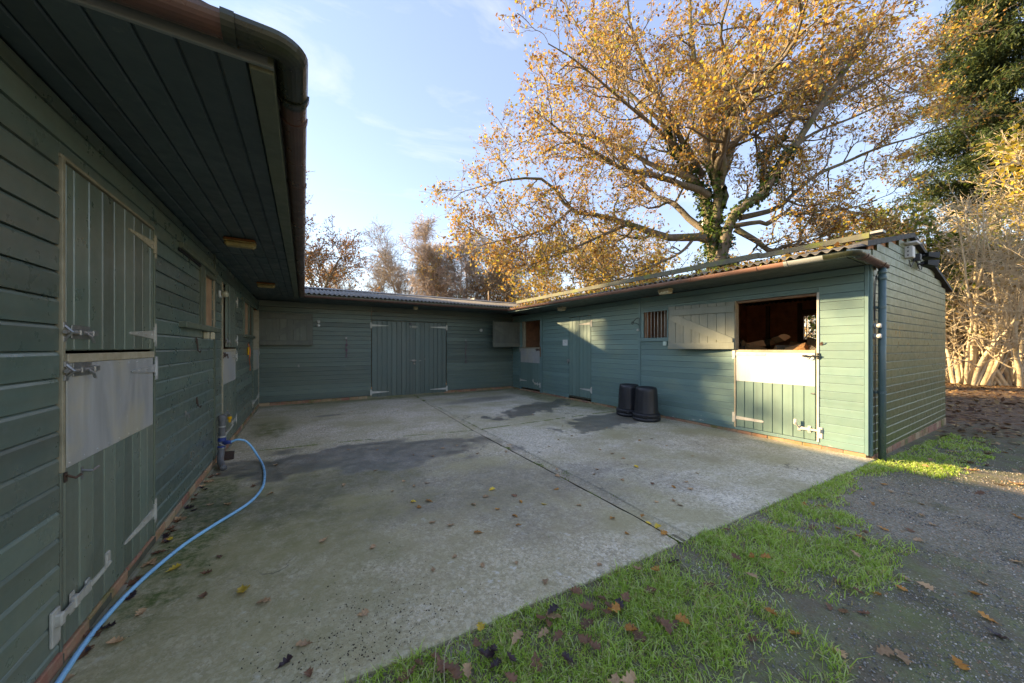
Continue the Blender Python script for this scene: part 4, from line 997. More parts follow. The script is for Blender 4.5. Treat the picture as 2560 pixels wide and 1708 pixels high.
m = MB(); m.tube([(XL + .09, 5.65, .58), (XL + .10, 5.75, .585), (XL + .11, 5.85, .58), (XL + .12, 5.88, .54)], .018, 8); m.box((XL + .09, 5.82, .60), (XL + .11, 5.92, .612)); m.tube([(XL + .10, 5.85, .58), (XL + .10, 5.85, .61)], .008, 6); m.build('spout', 'steel', tp)
m = MB(); m.lathe([(.016, .49), (.024, .50), (.024, .525), (.016, .53)], (XL + .12, 5.885, 0), 10); m.tube([(XL + .12, 5.86, .475), (XL + .12, 5.91, .465)], .015, 8); m.tube([(XL + .12, 5.885, .45), (XL + .12, 5.885, .49)], .014, 8); m.build('hose_connector', 'yellow', tp)
hp = [(X0 + .09, 5.515, .265), (-.72, 5.52, .285), (-.64, 5.54, .25), (-.57, 5.52, .16), (-.51, 5.44, .07), (-.45, 5.26, .022), (-.40, 4.95, .015), (-.37, 4.60, .015), (-.37, 4.30, .015), (-.44, 3.97, .015), (-.63, 3.62, .015), (-.745, 3.39, .015), (-.83, 3.12, .015), (-.875, 2.92, .015), (-.90, 2.74, .015), (-.912, 2.55, .015), (-.905, 2.3, .015), (-.88, 2.0, .015), (-.80, 1.75, .015), (-.62, 1.45, .0), (-.3, 1.2, -.01)]
m = MB(); m.tube(smooth_path(hp), .0125, 10); T(m, 'garden_hose', 'hose', 'bright blue hose curving over the concrete from the standpipe', 'hose', None, True)
dr = empty('drain_cover', (-.86, 5.75, 0)); tag(dr, 'small rusty brown drain cover tilted by the left wall foot', 'drain')
m = MB(); m.add([(-.93, 5.65, .004), (-.78, 5.68, .006), (-.80, 5.90, .05), (-.94, 5.88, .06), (-.93, 5.65, .016), (-.78, 5.68, .018), (-.80, 5.90, .062), (-.94, 5.88, .072)], [(3, 2, 1, 0), (4, 5, 6, 7), (0, 1, 5, 4), (1, 2, 6, 5), (2, 3, 7, 6), (3, 0, 4, 7)]); m.build('plate', 'iron', dr)
tw = empty('twine_hank', (XL + .04, 8.5, 1.4)); tag(tw, 'orange twine and yellow clip hanging on the left wall', 'twine')
m = MB(F_L)
m.tube(smooth_path([(8.45, .03, 1.52), (8.50, .05, 1.40), (8.47, .05, 1.27), (8.55, .04, 1.24), (8.60, .04, 1.14), (8.72, .035, 1.06), (8.76, .03, .98)]), .008, 5)
m.tube(smooth_path([(8.45, .03, 1.52), (8.58, .05, 1.42), (8.56, .05, 1.28), (8.47, .04, 1.22)]), .008, 5); m.build('twine', 'orange', tw)
m = MB(F_L); m.box((8.40, .025, 1.30), (8.45, .05, 1.46), .008); m.build('clip', 'yellow', tw)
m = MB(F_L); m.tube([(8.44, .02, 1.56), (8.44, .05, 1.55), (8.46, .055, 1.52)], .006, 6); m.build('nail', 'iron', tw)
# back wall fittings
for i, (z, w) in enumerate(((2.126, 'upper'), (2.032, 'lower'))):
    t = empty('round_wall_light', (.325, YB, z)); tag(t, '%s of two round white fittings beside the left open shutter' % w, 'light', 'paired round fittings on the far wall')
    m = MB(F_B); m.lathe([(.048, .02), (.048, .035), (.036, .04)], (.325, 0, z), 16, 1); m.build('base', 'steel', t)
    m = MB(F_B); m.lathe([(.036, .04), (.036, .065), (.028, .08), (.0, .083)], (.325, 0, z), 16, 1); m.build('cap', 'plastic', t, True)
t = empty('round_wall_light', (5.08, YB, 2.02)); tag(t, 'single round white fitting beside the right open shutter', 'light')
m = MB(F_B); m.lathe([(.03, .02), (.048, .025), (.05, .06), (.038, .08), (.0, .085)], (5.08, 0, 2.02), 16, 1); m.build('cap', 'plastic', t, True)
def rope(u, z0, z1, label, loops=True):
    t = empty('lead_rope', (u, YB, z0)); tag(t, label, 'rope')
    m = MB(F_B); m.tube(smooth_path([(u, .03, z0), (u + .012, .035, z0 - .15), (u - .01, .035, (z0 + z1) / 2), (u + .008, .035, z1 + .1), (u - .006, .035, z1)]), .009, 6)
    if loops:
        for zz in (z0 - .16, z0 - .30): m.tube(smooth_path([(u - .02, .035, zz), (u + .02, .045, zz + .02), (u + .02, .045, zz - .03), (u - .015, .045, zz - .02), (u - .02, .035, zz)]), .008, 5)
    m.tube([(u, .035, z1 + .06), (u - .03, .035, z1 - .04)], .006, 5); m.tube([(u, .035, z1 + .06), (u + .025, .035, z1 - .06)], .006, 5)
    m.build('cord', 'rope', t)
    m = MB(F_B); m.box((u - .025, .02, z0 + .0), (u + .025, .027, z0 + .055), .002); a = np.linspace(0, 2 * np.pi, 13); m.tube([(u + .02 * math.sin(x), .035, z0 + .015 + .02 * math.cos(x)) for x in a], .004, 6, False); m.build('tie_ring', 'steel', t)
rope(.99, 1.68, 1.20, 'knotted purple rope on the far wall left of the double doors')
rope(4.53, 1.65, .96, 'thin purple rope on the far wall right of the double doors', False)
ring(F_B, -.12, .98, .021, 'small steel tie ring on the far wall below the left shutter')
# right wall fittings
t = empty('notice', (XR, 7.56, 1.5)); tag(t, 'small white printed notice beside the plank door', 'sign')
m = MB(F_R); m.box((7.455, .021, 1.50), (7.665, .026, 1.665), .002); m.build('card', 'plastic', t)
m = MB(F_R)
for i, (a, b) in enumerate(((.02, .07), (.09, .13), (.03, .10), (.02, .06), (.12, .18))): m.box((7.465 + a, .026, 1.625 - i * .021), (7.465 + b, .0266, 1.632 - i * .021))
m.build('faded_print', 'gutgrey', t)
br = empty('hanging_bracket', (XR, 5.03, 1.9)); tag(br, 'wrought iron scroll bracket with small shell on the post by the barred window', 'bracket')
m = MB(F_R); q = np.linspace(0, 1, 12)
m.tube([(5.03, .04, 1.87), (5.03, .04, 2.10)], .006, 6); m.tube(smooth_path([(5.03, .04, 2.08), (5.05, .06, 2.10), (5.07, .12, 2.06), (5.08, .20, 1.98)]), .006, 6)
m.tube([(5.08 + .0, .20 + .028 * math.sin(a), 1.98 + .028 * math.cos(a)) for a in np.linspace(-2.5, 3.6, 16)], .005, 6)
m.tube(smooth_path([(5.03, .04, 1.93), (5.05, .10, 1.98), (5.08, .19, 1.985)]), .005, 6); m.build('scroll', 'dark', br)
m = MB(F_R); m.lathe([(.012, 1.81), (.026, 1.82), (.028, 1.845), (.010, 1.865)], (5.05, .06, 0), 10); m.build('shell', 'plastic', br, True)
stick_o = MB(F_R); stick_o.box((4.355, .021, 1.487), (4.44, .055, 1.575), .006); T(stick_o, 'switch_box', 'mint', 'pale mint square switch box tucked below the open faded shutter', 'switch')
# fittings on the gable end
t = empty('meter_box', (8.0, YG, 2.8)); tag(t, 'weathered white meter box high on the gable below the ridge', 'meter box')
m = MB(F_G); m.box((8.00, .012, 2.84), (8.14, .105, 3.02), .008); m.build('case', 'plastic', t)
m = MB(F_G)
for z in (2.88, 2.94, 3.0): m.lathe([(.012, 0), (.012, .001)], (7.9795, .07, z), 8, 0) if False else m.box((7.997, .045, z - .010), (8.0, .062, z + .010), .0)
m.build('knockout', 'dgrey', t)
m = MB(F_G); m.box((7.99, .012, 3.055), (8.20, .15, 3.085), .004); T(m, 'drip_board', 'plastic', 'white board projecting above the meter box at the gable peak', 'board')
m = MB(F_G); m.box((8.50, .012, 2.86), (8.60, .10, 2.97), .006); T(m, 'junction_box', 'dgrey', 'dark grey junction box between the meter box and floodlights', 'junction box')
for i, (x, z, lb, dx) in enumerate(((9.0, 3.0, 'upper black floodlight on the gable aiming right along the verge', .10), (8.95, 2.86, 'lower black floodlight on the gable aiming down at the gravel', .02))):
    t = empty('floodlight', (x, YG, z)); tag(t, lb, 'floodlight', 'floodlights on the gable')
    m = MB(F_G); m.tube([(x - .10, .012, z - .01), (x - .06, .08, z)], .016, 8); m.build('arm', 'dark', t)
    m = MB(frame((x - .06, YG - .08, 0), (.8, -.6, 0), (.6, .8, 0))); m.add([(0, -.06, z - .03), (0, .06, z - .03), (0, .06, z + .04), (0, -.06, z + .04), (.13, -.085, z - .07), (.13, .085, z - .07), (.15, .085, z + .035), (.15, -.085, z + .035)], [(0, 3, 2, 1), (4, 5, 6, 7), (0, 1, 5, 4), (1, 2, 6, 5), (2, 3, 7, 6), (3, 0, 4, 7)]); m.build('housing', 'dark', t)
    m = MB(frame((x - .06, YG - .08, 0), (.8, -.6, 0), (.6, .8, 0))); m.add([(.134, -.075, z - .06), (.134, .075, z - .06), (.153, .075, z + .026), (.153, -.075, z + .026)], [(0, 1, 2, 3)]); m.build('lens', 'gutgrey', t)
cb = MB(F_G); cb.tube(smooth_path([(8.08, .05, 2.82), (8.10, .06, 2.74), (8.2, .05, 2.72), (8.30, .05, 2.78), (8.5, .04, 2.88)]), .006, 5)
cb.tube(smooth_path([(8.55, .05, 2.86), (8.60, .07, 2.74), (8.75, .07, 2.74), (8.9, .06, 2.86)]), .006, 5); T(cb, 'cable', 'dark', 'black cables looping between the boxes and floodlights on the gable', 'cable')
cb = MB(F_G); cb.tube(smooth_path([(6.46, .05, 2.42), (6.445, .035, 2.2), (6.44, .035, 1.8), (6.45, .035, 1.4), (6.44, .035, .9), (6.455, .035, .5), (6.44, .035, .05)]), .005, 5)
cb.tube(smooth_path([(6.47, .04, 2.40), (6.425, .03, 2.25), (6.425, .03, 1.8)]), .004, 5); T(cb, 'cable', 'dark', 'thin black cable running down the corner behind the downpipe', 'cable')
for z, w in ((1.735, 'upper'), (1.60, 'lower')):
    t = empty('round_wall_light', (6.42, YG, z)); tag(t, '%s of two silver capped knobs on the corner beside the downpipe' % w, 'light', 'knobs on the gable corner')
    m = MB(F_G); m.lathe([(.034, .025), (.034, .05), (.026, .055)], (6.415, 0, z), 14, 1); m.build('base', 'gutgrey', t, True)
    m = MB(F_G); m.lathe([(.026, .055), (.030, .06), (.030, .095), (.022, .10), (.0, .101)], (6.415, 0, z), 14, 1); m.build('cap', 'whiter', t, True)
# far flue box behind the rear roof
t = empty('roof_tank', (8.0, 18.5, 0)); tag(t, 'small dark box and pale pole showing above the rear roof', 'tank')
X8, Y8 = 8.2, 17.0
m = MB(); m.box((X8 - .4, Y8 - .3, 0), (X8 + .35, Y8 + .3, 4.05), .02); m.build('case', 'dgrey', t)
m = MB(); m.box((X8 - .46, Y8 - .32, 0), (X8 - .40, Y8 + .3, 4.08)); m.build('side', 'gutgrey', t)
m = MB(); m.tube([(X8 + .37, Y8 - .35, 0), (X8 + .37, Y8 - .35, 4.5)], .03, 8); m.build('pole', 'hazelb', t)

# upturned bins
def bin_(x, y, h, rt, rb, label, tilt=0):
    t = empty('bin', (x, y, 0)); tag(t, label, 'bin', 'black bins standing upside down')
    N = 72
    rf = lambda j, i: 1 - (.022 if (1 <= j <= 3 and (i % 6) in (0, 1)) else 0)
    m = MB(); m.lathe([(rb * .86, .135), (rb * .845, .16), (rt * 1.05, h * .6), (rt * 1.0, h - .09), (rt * .985, h - .05), (rt * .93, h - .015), (rt * .84, h), (rt * .74, h - .002), (rt * .70, h - .02), (0.01, h - .022)], (x, y, 0), N, 2, rf)
    m.build('body', 'bin', t, True)
    m = MB(); m.lathe([(rb * .93, .012), (rb * .99, .02), (rb * .99, .055), (rb * .94, .062), (rb * .94, .075), (rb, .082), (rb, .13), (rb * .97, .145), (rb * .87, .148)], (x, y, 0), 48); m.build('lid_rim', 'bin', t, True)
    m = MB(); m.lathe([(rb * .88, .0), (rb * .93, .004), (rb * .93, .02)], (x, y, 0), 40); m.build('lid', 'bin', t, True)
    for s in (-1, 1):
        a = .6; cx, cy = x + s * math.cos(a) * rb, y + s * math.sin(a) * rb
        m = MB(frame((cx, cy, 0), (math.cos(a) * s, math.sin(a) * s, 0), (-math.sin(a) * s, math.cos(a) * s, 0))); m.box((-.02, -.05, .09), (.035, .05, .145), .01); m.build('handle', 'bin', t)
bin_(5.86, 4.50, .66, .205, .265, 'front black ribbed bin upside down, overlapping the other one')
bin_(5.97, 5.02, .66, .205, .265, 'rear black ribbed bin upside down, partly hidden behind its twin')

# split logs in the half door
logs = [(7.0, 3.0, 1.42, .34, 0), (7.2, 2.72, 1.40, .30, 1), (6.9, 2.45, 1.41, .30, 2), (7.1, 2.15, 1.45, .36, 0), (7.5, 3.25, 1.45, .3, 1), (7.6, 2.9, 1.55, .3, 2), (7.8, 2.5, 1.47, .34, 0), (7.9, 2.2, 1.46, .3, 1), (8.3, 3.3, 1.52, .34, 2), (8.4, 2.9, 1.45, .3, 0), (8.5, 2.5, 1.50, .32, 1), (6.8, 2.05, 1.38, .28, 2), (6.75, 2.75, 1.34, .3, 0), (8.0, 3.75, 1.47, .34, 1), (7.3, 3.45, 1.38, .32, 2), (6.8, 3.2, 1.35, .3, 1)]
for i, (x, y, z, L, k) in enumerate(logs):
    t = empty('split_log', (x, y, z)); tag(t, 'split firewood log on the heap seen over the right half door', 'log', 'split logs heaped in the stable')
    a = rnd.uniform(-1.2, 1.2); el = rnd.uniform(-.3, .3); u = np.array([math.sin(a), math.cos(a), el]); u /= np.linalg.norm(u)
    s = np.cross(u, ZV); s /= np.linalg.norm(s); w = np.cross(s, u); ro = rnd.uniform(0, 6.28); r = rnd.uniform(.065, .095)
    arc = [(0, 0)] + [(math.cos(q) * r * 1.5, math.sin(q) * r * 1.5) for q in np.linspace(-.6, .6 + .3 * k, 6)]
    arc = [(p * math.cos(ro) - q * math.sin(ro), p * math.sin(ro) + q * math.cos(ro)) for p, q in arc]
    c = np.array([x, y, z]); n = len(arc); vs = [c + s * p + w * q - u * L / 2 for p, q in arc] + [c + s * p + w * q + u * L / 2 for p, q in arc]
    m = MB(); m.add(vs, [tuple(range(n))[::-1], tuple(range(n, 2 * n)), (0, 1, n + 1, n), (n - 1, 0, n, 2 * n - 1)]); m.build('split_face', 'logwood', t)
    m = MB(); m.add(vs, [(j, j + 1, n + j + 1, n + j) for j in range(1, n - 1)]); m.build('log_bark', 'bark', t)
m = MB()
for i in range(9):
    for j in range(7):
        x, y = 6.5 + i * .32 + rnd.uniform(-.06, .06), 1.65 + j * .3 + rnd.uniform(-.06, .06)
        z = 1.26 + .05 * math.sin(i) ; a = rnd.uniform(-.6, .6)
        m.tube([(x - .14 * math.sin(a), y - .16 * math.cos(a), z), (x + .14 * math.sin(a), y + .16 * math.cos(a), z + rnd.uniform(-.05, .05))], .085, 5)
m.box((6.5, 1.6, .04), (9.2, 3.7, 1.2)); o = m.build('log_heap', 'wood', None); tag(o, 'heap of stacked firewood filling the stable behind the right half door', 'firewood', None, 'stuff')
# ================================================================== TREES
CA, SA = math.cos(R(31.15)), math.sin(R(31.15))
def at(px, py, d):                      # a place given by bearing, height angle and distance measured on the photograph
    l = (px - 1280) / 860 * d; return np.array([l * CA + d * SA, d * CA - l * SA, 1.455 - (py - 868) / 860 * d])
def nrm(a): return a / (np.linalg.norm(a, axis=-1, keepdims=True) + 1e-9)
def grow(P, D, L, r0, r1, k, wander, trop, rs):
    N = len(P); L = np.broadcast_to(L, (N,)); r0 = np.broadcast_to(r0, (N,)); r1 = np.broadcast_to(r1, (N,))
    pts = [P]; d = nrm(D); ds = [d]; p = P
    for i in range(k):
        d = nrm(d + wander * rs.randn(N, 3) + np.array([0, 0, trop])); p = p + d * (L / k)[:, None]; pts.append(p); ds.append(d)
    t = np.linspace(0, 1, k + 1)[None]
    return np.stack(pts, 1), r0[:, None] * (1 - t) + r1[:, None] * t, np.stack(ds, 1)
def spawn(br, n, t0, t1, ang, angv, rs, up=0.0, out=None):
    pts, rad, ds = br; N, K, _ = pts.shape; t = np.clip(t0 + (t1 - t0) * (np.arange(n)[None] + rs.rand(N, n)) / n, 0, .999) * (K - 1)
    i = t.astype(int); f = (t - i)[..., None]; a = np.arange(N)[:, None]
    P = pts[a, i] * (1 - f) + pts[a, i + 1] * f; r = rad[a, i] * (1 - f[..., 0]) + rad[a, i + 1] * f[..., 0]
    D = ds[a, np.minimum(i + 1, K - 1)]; q = rs.randn(N, n, 3)
    if out is not None: q = q + out * nrm(P - np.asarray(out_c)[None, None])
    q = nrm(q - D * (q * D).sum(-1, keepdims=True))
    th = (ang + angv * rs.randn(N, n))[..., None]
    C = D * np.cos(th) + q * np.sin(th); C[..., 2] += up
    return P.reshape(-1, 3), nrm(C.reshape(-1, 3)), r.reshape(-1), (t / (K - 1)).reshape(-1)
out_c = (0, 0, 0)
def tubes(br, m, rs):
    pts, rad, ds = br; N, K, _ = pts.shape
    a = nrm(np.cross(nrm(pts[:, -1] - pts[:, 0]), rs.randn(N, 3)))[:, None]
    a = nrm(a - ds * (a * ds).sum(-1, keepdims=True)); b = np.cross(ds, a)
    an = np.linspace(0, 2 * np.pi, m, endpoint=False)
    v = pts[:, :, None] + rad[:, :, None, None] * (np.cos(an)[None, None, :, None] * a[:, :, None] + np.sin(an)[None, None, :, None] * b[:, :, None])
    idx = np.arange(N * K * m).reshape(N, K, m); j = np.roll(np.arange(m), -1)
    f = np.stack([idx[:, :-1], idx[:, :-1][:, :, j], idx[:, 1:][:, :, j], idx[:, 1:]], -1)
    return v.reshape(-1, 3), f.reshape(-1, 4)
def joinq(parts):
    vs, fs, k = [], [], 0
    for v, f in parts: vs.append(v); fs.append(f + k); k += len(v)
    return np.concatenate(vs), np.concatenate(fs)
def leaf_quads(P, size, rs, asp=.6, flat=0.0, droop=0.0):
    N = len(P); s = size * (0.6 + .8 * rs.rand(N, 1))
    u = rs.randn(N, 3); u[:, 2] = u[:, 2] * (1 - flat) - droop; u = nrm(u)
    w = rs.randn(N, 3); w[:, 2] += flat * 3; w = nrm(np.cross(u, nrm(w))); n = np.cross(u, w)
    A = P; B = P + u * s * .5 + w * s * asp * .5 + n * s * .08; C = P + u * s; D_ = P + u * s * .5 - w * s * asp * .5 + n * s * .08
    v = np.stack([A, B, C, D_], 1).reshape(-1, 3); return v, np.arange(4 * N).reshape(N, 4)
def along(br, per, rs, jit=.03, t0=.2):
    pts, rad, ds = br; N, K, _ = pts.shape; t = (t0 + (1 - t0) * rs.rand(N, per)) * (K - 1.001); i = t.astype(int); f = (t - i)[..., None]; a = np.arange(N)[:, None]
    return (pts[a, i] * (1 - f) + pts[a, i + 1] * f).reshape(-1, 3) + jit * rs.randn(N * per, 3)
def resample(P, k):
    P = smooth_path(P, 8); s = np.concatenate([[0], np.cumsum(np.linalg.norm(np.diff(P, axis=0), axis=1))]); t = np.linspace(0, s[-1], k)
    return np.stack([np.interp(t, s, P[:, c]) for c in range(3)], 1)
def as_branch(P, r0, r1, k=16, pw=1.0):
    p = resample(P, k); d = nrm(np.gradient(p, axis=0)); t = np.linspace(0, 1, k) ** pw
    return p[None], (r0 * (1 - t) + r1 * t)[None], d[None]
def cat(bs): return tuple(np.concatenate([b[i] for b in bs]) for i in range(3))

# ---- the big oak behind the right-hand range
rs = np.random.RandomState(5)
OD = 15.0
oak = empty('oak_tree', at(1790, 962, OD) * np.array([1, 1, 0])); tag(oak, 'huge spreading oak with golden leaves and ivied trunk behind the right stable', 'tree')
limb_px = [
 ('trunk', [(1805, 965), (1796, 800), (1788, 660), (1782, 600), (1783, 590)], .60, .36, 0, 0),
 ('limb', [(1782, 610), (1775, 540), (1763, 490), (1735, 450), (1715, 420), (1690, 370), (1660, 310), (1640, 240), (1610, 160), (1580, 60), (1560, -60)], .30, .05, 0, 1.5),
 ('limb', [(1782, 600), (1795, 520), (1797, 480), (1788, 440), (1775, 410), (1770, 350), (1768, 290), (1750, 200), (1735, 110), (1722, 10), (1720, -120)], .27, .05, 0, -1.0),
 ('limb', [(1795, 660), (1810, 600), (1827, 563), (1848, 531), (1912, 486), (1929, 450), (1954, 400), (1993, 350), (2050, 270), (2119, 170), (2180, 80), (2230, -20)], .29, .05, -.5, -2.0),
 ('limb', [(1905, 490), (1905, 420), (1916, 380), (1954, 350), (2000, 270), (2040, 180), (2060, 60), (2080, -40)], .15, .03, -.6, 2.0),
 ('limb', [(1835, 565), (1890, 552), (1922, 558), (1954, 539), (2000, 535), (2060, 530), (2130, 515), (2200, 500)], .13, .03, -.5, -1.5),
 ('limb', [(1850, 545), (1933, 520), (1975, 488), (2039, 440), (2110, 400), (2200, 370), (2290, 340), (2360, 320)], .15, .03, -.5, .5),
 ('limb', [(1838, 572), (1869, 595), (1901, 605), (1929, 629), (1975, 612), (2040, 612), (2110, 600)], .17, .05, -.4, -1.0),
 ('limb', [(1780, 600), (1741, 588), (1688, 599), (1656, 586), (1571, 560), (1500, 540), (1429, 522), (1390, 480), (1350, 455), (1280, 450), (1210, 462), (1150, 480)], .24, .012, 0, -1.5),
 ('limb', [(1735, 450), (1690, 430), (1635, 410), (1550, 367), (1480, 340), (1400, 335), (1320, 345), (1250, 375)], .17, .012, 0, 2.0),
 ('limb', [(1690, 370), (1640, 320), (1580, 270), (1500, 200), (1430, 150), (1370, 110)], .13, .025, .5, -2.5),
 ('limb', [(2050, 270), (2130, 230), (2210, 190), (2290, 150), (2350, 135)], .10, .02, -1.0, 1.0),
 ('limb', [(1571, 560), (1500, 590), (1420, 620), (1350, 650), (1290, 690)], .10, .02, -.5, -2.0),
 ('limb', [(1954, 400), (2030, 330), (2130, 290), (2230, 250), (2320, 230)], .10, .02, -1.0, 3.0),
 ('limb', [(1429, 522), (1380, 560), (1320, 590), (1250, 600), (1200, 615)], .08, .02, -1.0, -2.0),
 ('limb', [(1770, 350), (1830, 280), (1880, 200), (1920, 100), (1950, 0), (1960, -80)], .13, .03, -.3, -2.5),
 ('limb', [(1660, 310), (1560, 220), (1480, 120), (1430, 40), (1400, -40)], .12, .025, .8, 2.5),
 ('limb', [(1741, 588), (1700, 628), (1640, 660), (1560, 690), (1480, 715)], .09, .02, 0, -2.5),
]
limbs = []
for nm, px, r0, r1, da, db in limb_px:
    n = len(px); P = [at(x, y, OD + da + (db - da) * i / (n - 1)) + (rs.randn(3) * .06 if i else 0) for i, (x, y) in enumerate(px)]
    limbs.append(as_branch(P, r0 * (1 if nm == 'trunk' else .82), r1 * .7, 18, .8))
fork = at(1785, 560, OD)
P0 = fork + rs.randn(9, 3) * .25 + np.array([0, 0, 1.0]) * rs.rand(9, 1) * 3
az = np.linspace(0, 2 * np.pi, 9, endpoint=False) + rs.rand(9) * .5
auto = grow(P0, np.stack([np.cos(az), np.sin(az), .35 + .8 * rs.rand(9)], 1), 6.5 + 2.5 * rs.rand(9), .15, .025, 17, .16, .03, rs)
v, f = tubes(limbs[0], 14, rs); trunk = np_mesh('trunk', v, f, 'bark', oak, loc=WLOC[oak.name], smooth=True)
L1 = cat(limbs[1:] + [auto])
L1l = cat(limbs[1:])
P, D, r, t = spawn(L1, 16, .20, 1.0, .9, .3, rs, .04); L2 = grow(P, D, (2.5 - 1.1 * t) * (.6 + .7 * rs.rand(len(P))), np.minimum(r * .55, .075), .014, 9, .20, .035, rs)
P, D, r, t = spawn(L2, 7, .2, 1.0, .8, .3, rs, .05); L3 = grow(P, D, (1.25 - .5 * t) * (.6 + .7 * rs.rand(len(P))), np.minimum(r * .6, .024), .007, 6, .24, .03, rs)
P, D, r, t = spawn(L3, 6, .2, 1.0, .8, .35, rs, .05); L4 = grow(P, D, (.62 - .2 * t) * (.6 + .7 * rs.rand(len(P))), np.minimum(r * .7, .0095), .004, 3, .26, .03, rs)
v, f = joinq([tubes(L1, 9, rs), tubes(L2, 5, rs)]); np_mesh('limbs', v, f, 'bark', oak, loc=WLOC[oak.name], smooth=True)
v, f = joinq([tubes(L3, 4, rs), tubes(L4, 3, rs)]); o = np_mesh('twigs', v, f, 'twig', oak, loc=WLOC[oak.name]); tag(o, kind='stuff')
lp = along(L4, 6, rs, .07, .25); lp = lp[rs.rand(len(lp)) < .74 * np.clip(.25 + 1.3 * rs.rand(len(lp)), 0, 1)]
v, f = leaf_quads(lp, .115, rs, .62); o = np_mesh('crown', v, f, 'oakleaf', oak, loc=WLOC[oak.name]); tag(o, kind='stuff')
# ivy round the trunk and the lower limbs
ip = []
for br, t1, rr, n in ((limbs[0], 1.0, .32, 2600), (limbs[1], .42, .26, 2300), (limbs[3], .45, .16, 900), (limbs[2], .30, .15, 700), (limbs[4], .3, .2, 500)):
    k = br[0].shape[1]; tt = rs.rand(n) * t1 * (k - 1.01); i = tt.astype(int); fr_ = (tt - i)[:, None]
    q = nrm(rs.randn(n, 3)); ip.append(br[0][0][i] * (1 - fr_) + br[0][0][i + 1] * fr_ + q * (br[1][0][i][:, None] + rr * rs.rand(n, 1) ** 1.5))
v, f = leaf_quads(np.concatenate(ip), .13, rs, .9, 0, .3); o = np_mesh('ivy', v, f, 'ivy', oak, loc=WLOC[oak.name]); tag(o, kind='stuff')

def tree(name, label, cat_, base, h, spread, seed, tr=.2, n1=14, n2=7, n3=6, n4=0, leafmat_=None, leafsize=.12, leafper=3, leafkeep=.7, barkm='barkbare', twigm='barkbare', t0=.25, ang=.75, stems=1, lean=(0, 0), group=None, up=.10, wand=.16, lens=(1.0, .5, .45), ivy=0, leaflev=3, droop=0.0, tropf=.02):
    rs = np.random.RandomState(seed); base = np.array(base, float)
    root = empty(name, base); tag(root, label, cat_, group)
    S = []
    for s in range(stems):
        a = rs.rand() * 6.28; d0 = np.array([math.cos(a) * .22 * (stems > 1) + lean[0], math.sin(a) * .22 * (stems > 1) + lean[1], 1.0])
        S.append(grow(base[None] + np.array([[math.cos(a), math.sin(a), 0]]) * .2 * (stems > 1), d0[None], h * (.8 + .25 * rs.rand() if stems > 1 else 1.0) / math.sqrt(1 + lean[0] ** 2 + lean[1] ** 2), tr, tr * .08, 14, .05, .03, rs))
    S = cat(S)
    P, D, r, t = spawn(S, n1, t0, .98, ang, .22, rs, up); B1 = grow(P, D, spread * lens[0] * (1.15 - .7 * t) * (.65 + .6 * rs.rand(len(P))), np.minimum(r * .6, tr * .4), .012, 9, wand, up * .3, rs)
    P, D, r, t = spawn(B1, n2, .2, 1, .7, .3, rs, .05); B2 = grow(P, D, spread * lens[1] * (1 - .5 * t) * (.6 + .7 * rs.rand(len(P))), np.minimum(r * .7, .04), .014, 6, .2, tropf - droop * .3, rs)
    P, D, r, t = spawn(B2, n3, .2, 1, .7, .35, rs, -droop * .3); B3 = grow(P, D, spread * lens[1] * lens[2] * (1 - .4 * t) * (.6 + .7 * rs.rand(len(P))), np.minimum(r * .8, .018), .010, 4, .22, tropf - droop, rs)
    v, f = tubes(S, 9, rs); np_mesh('trunk', v, f, barkm, root, loc=base, smooth=True)
    lev = [tubes(B1, 5, rs), tubes(B2, 4, rs), tubes(B3, 3, rs)]; last = B3
    if n4:
        P, D, r, t = spawn(B3, n4, .2, 1, .7, .35, rs, -droop * .3); B4 = grow(P, D, spread * .12 * (.6 + .7 * rs.rand(len(P))), .012, .008, 2, .2, -droop, rs); lev.append(tubes(B4, 3, rs)); last = B4
    v, f = joinq(lev); o = np_mesh('branches', v, f, twigm, root, loc=base); tag(o, kind='stuff')
    if leafmat_:
        lp = along(last, leafper, rs, leafsize * .5, .2); lp = lp[rs.rand(len(lp)) < leafkeep]
        v, f = leaf_quads(lp, leafsize, rs, .65); o = np_mesh('crown', v, f, leafmat_, root, loc=base); tag(o, kind='stuff')
    if ivy:
        k = S[0].shape[1]; tt = rs.rand(ivy) * .55 * (k - 1.01); i = tt.astype(int); q = nrm(rs.randn(ivy, 3)); fr_ = (tt - i)[:, None]
        ip = S[0][0][i] * (1 - fr_) + S[0][0][i + 1] * fr_ + q * (tr * .8 + .55 * rs.rand(ivy, 1) ** 1.5)
        v, f = leaf_quads(ip, .22, rs, .9, 0, .3); o = np_mesh('ivy', v, f, 'ivy', root, loc=base); tag(o, kind='stuff')
    return root
def gpos(px, d): p = at(px, 868, d); return (p[0], p[1], float(gh(p[0], p[1])))
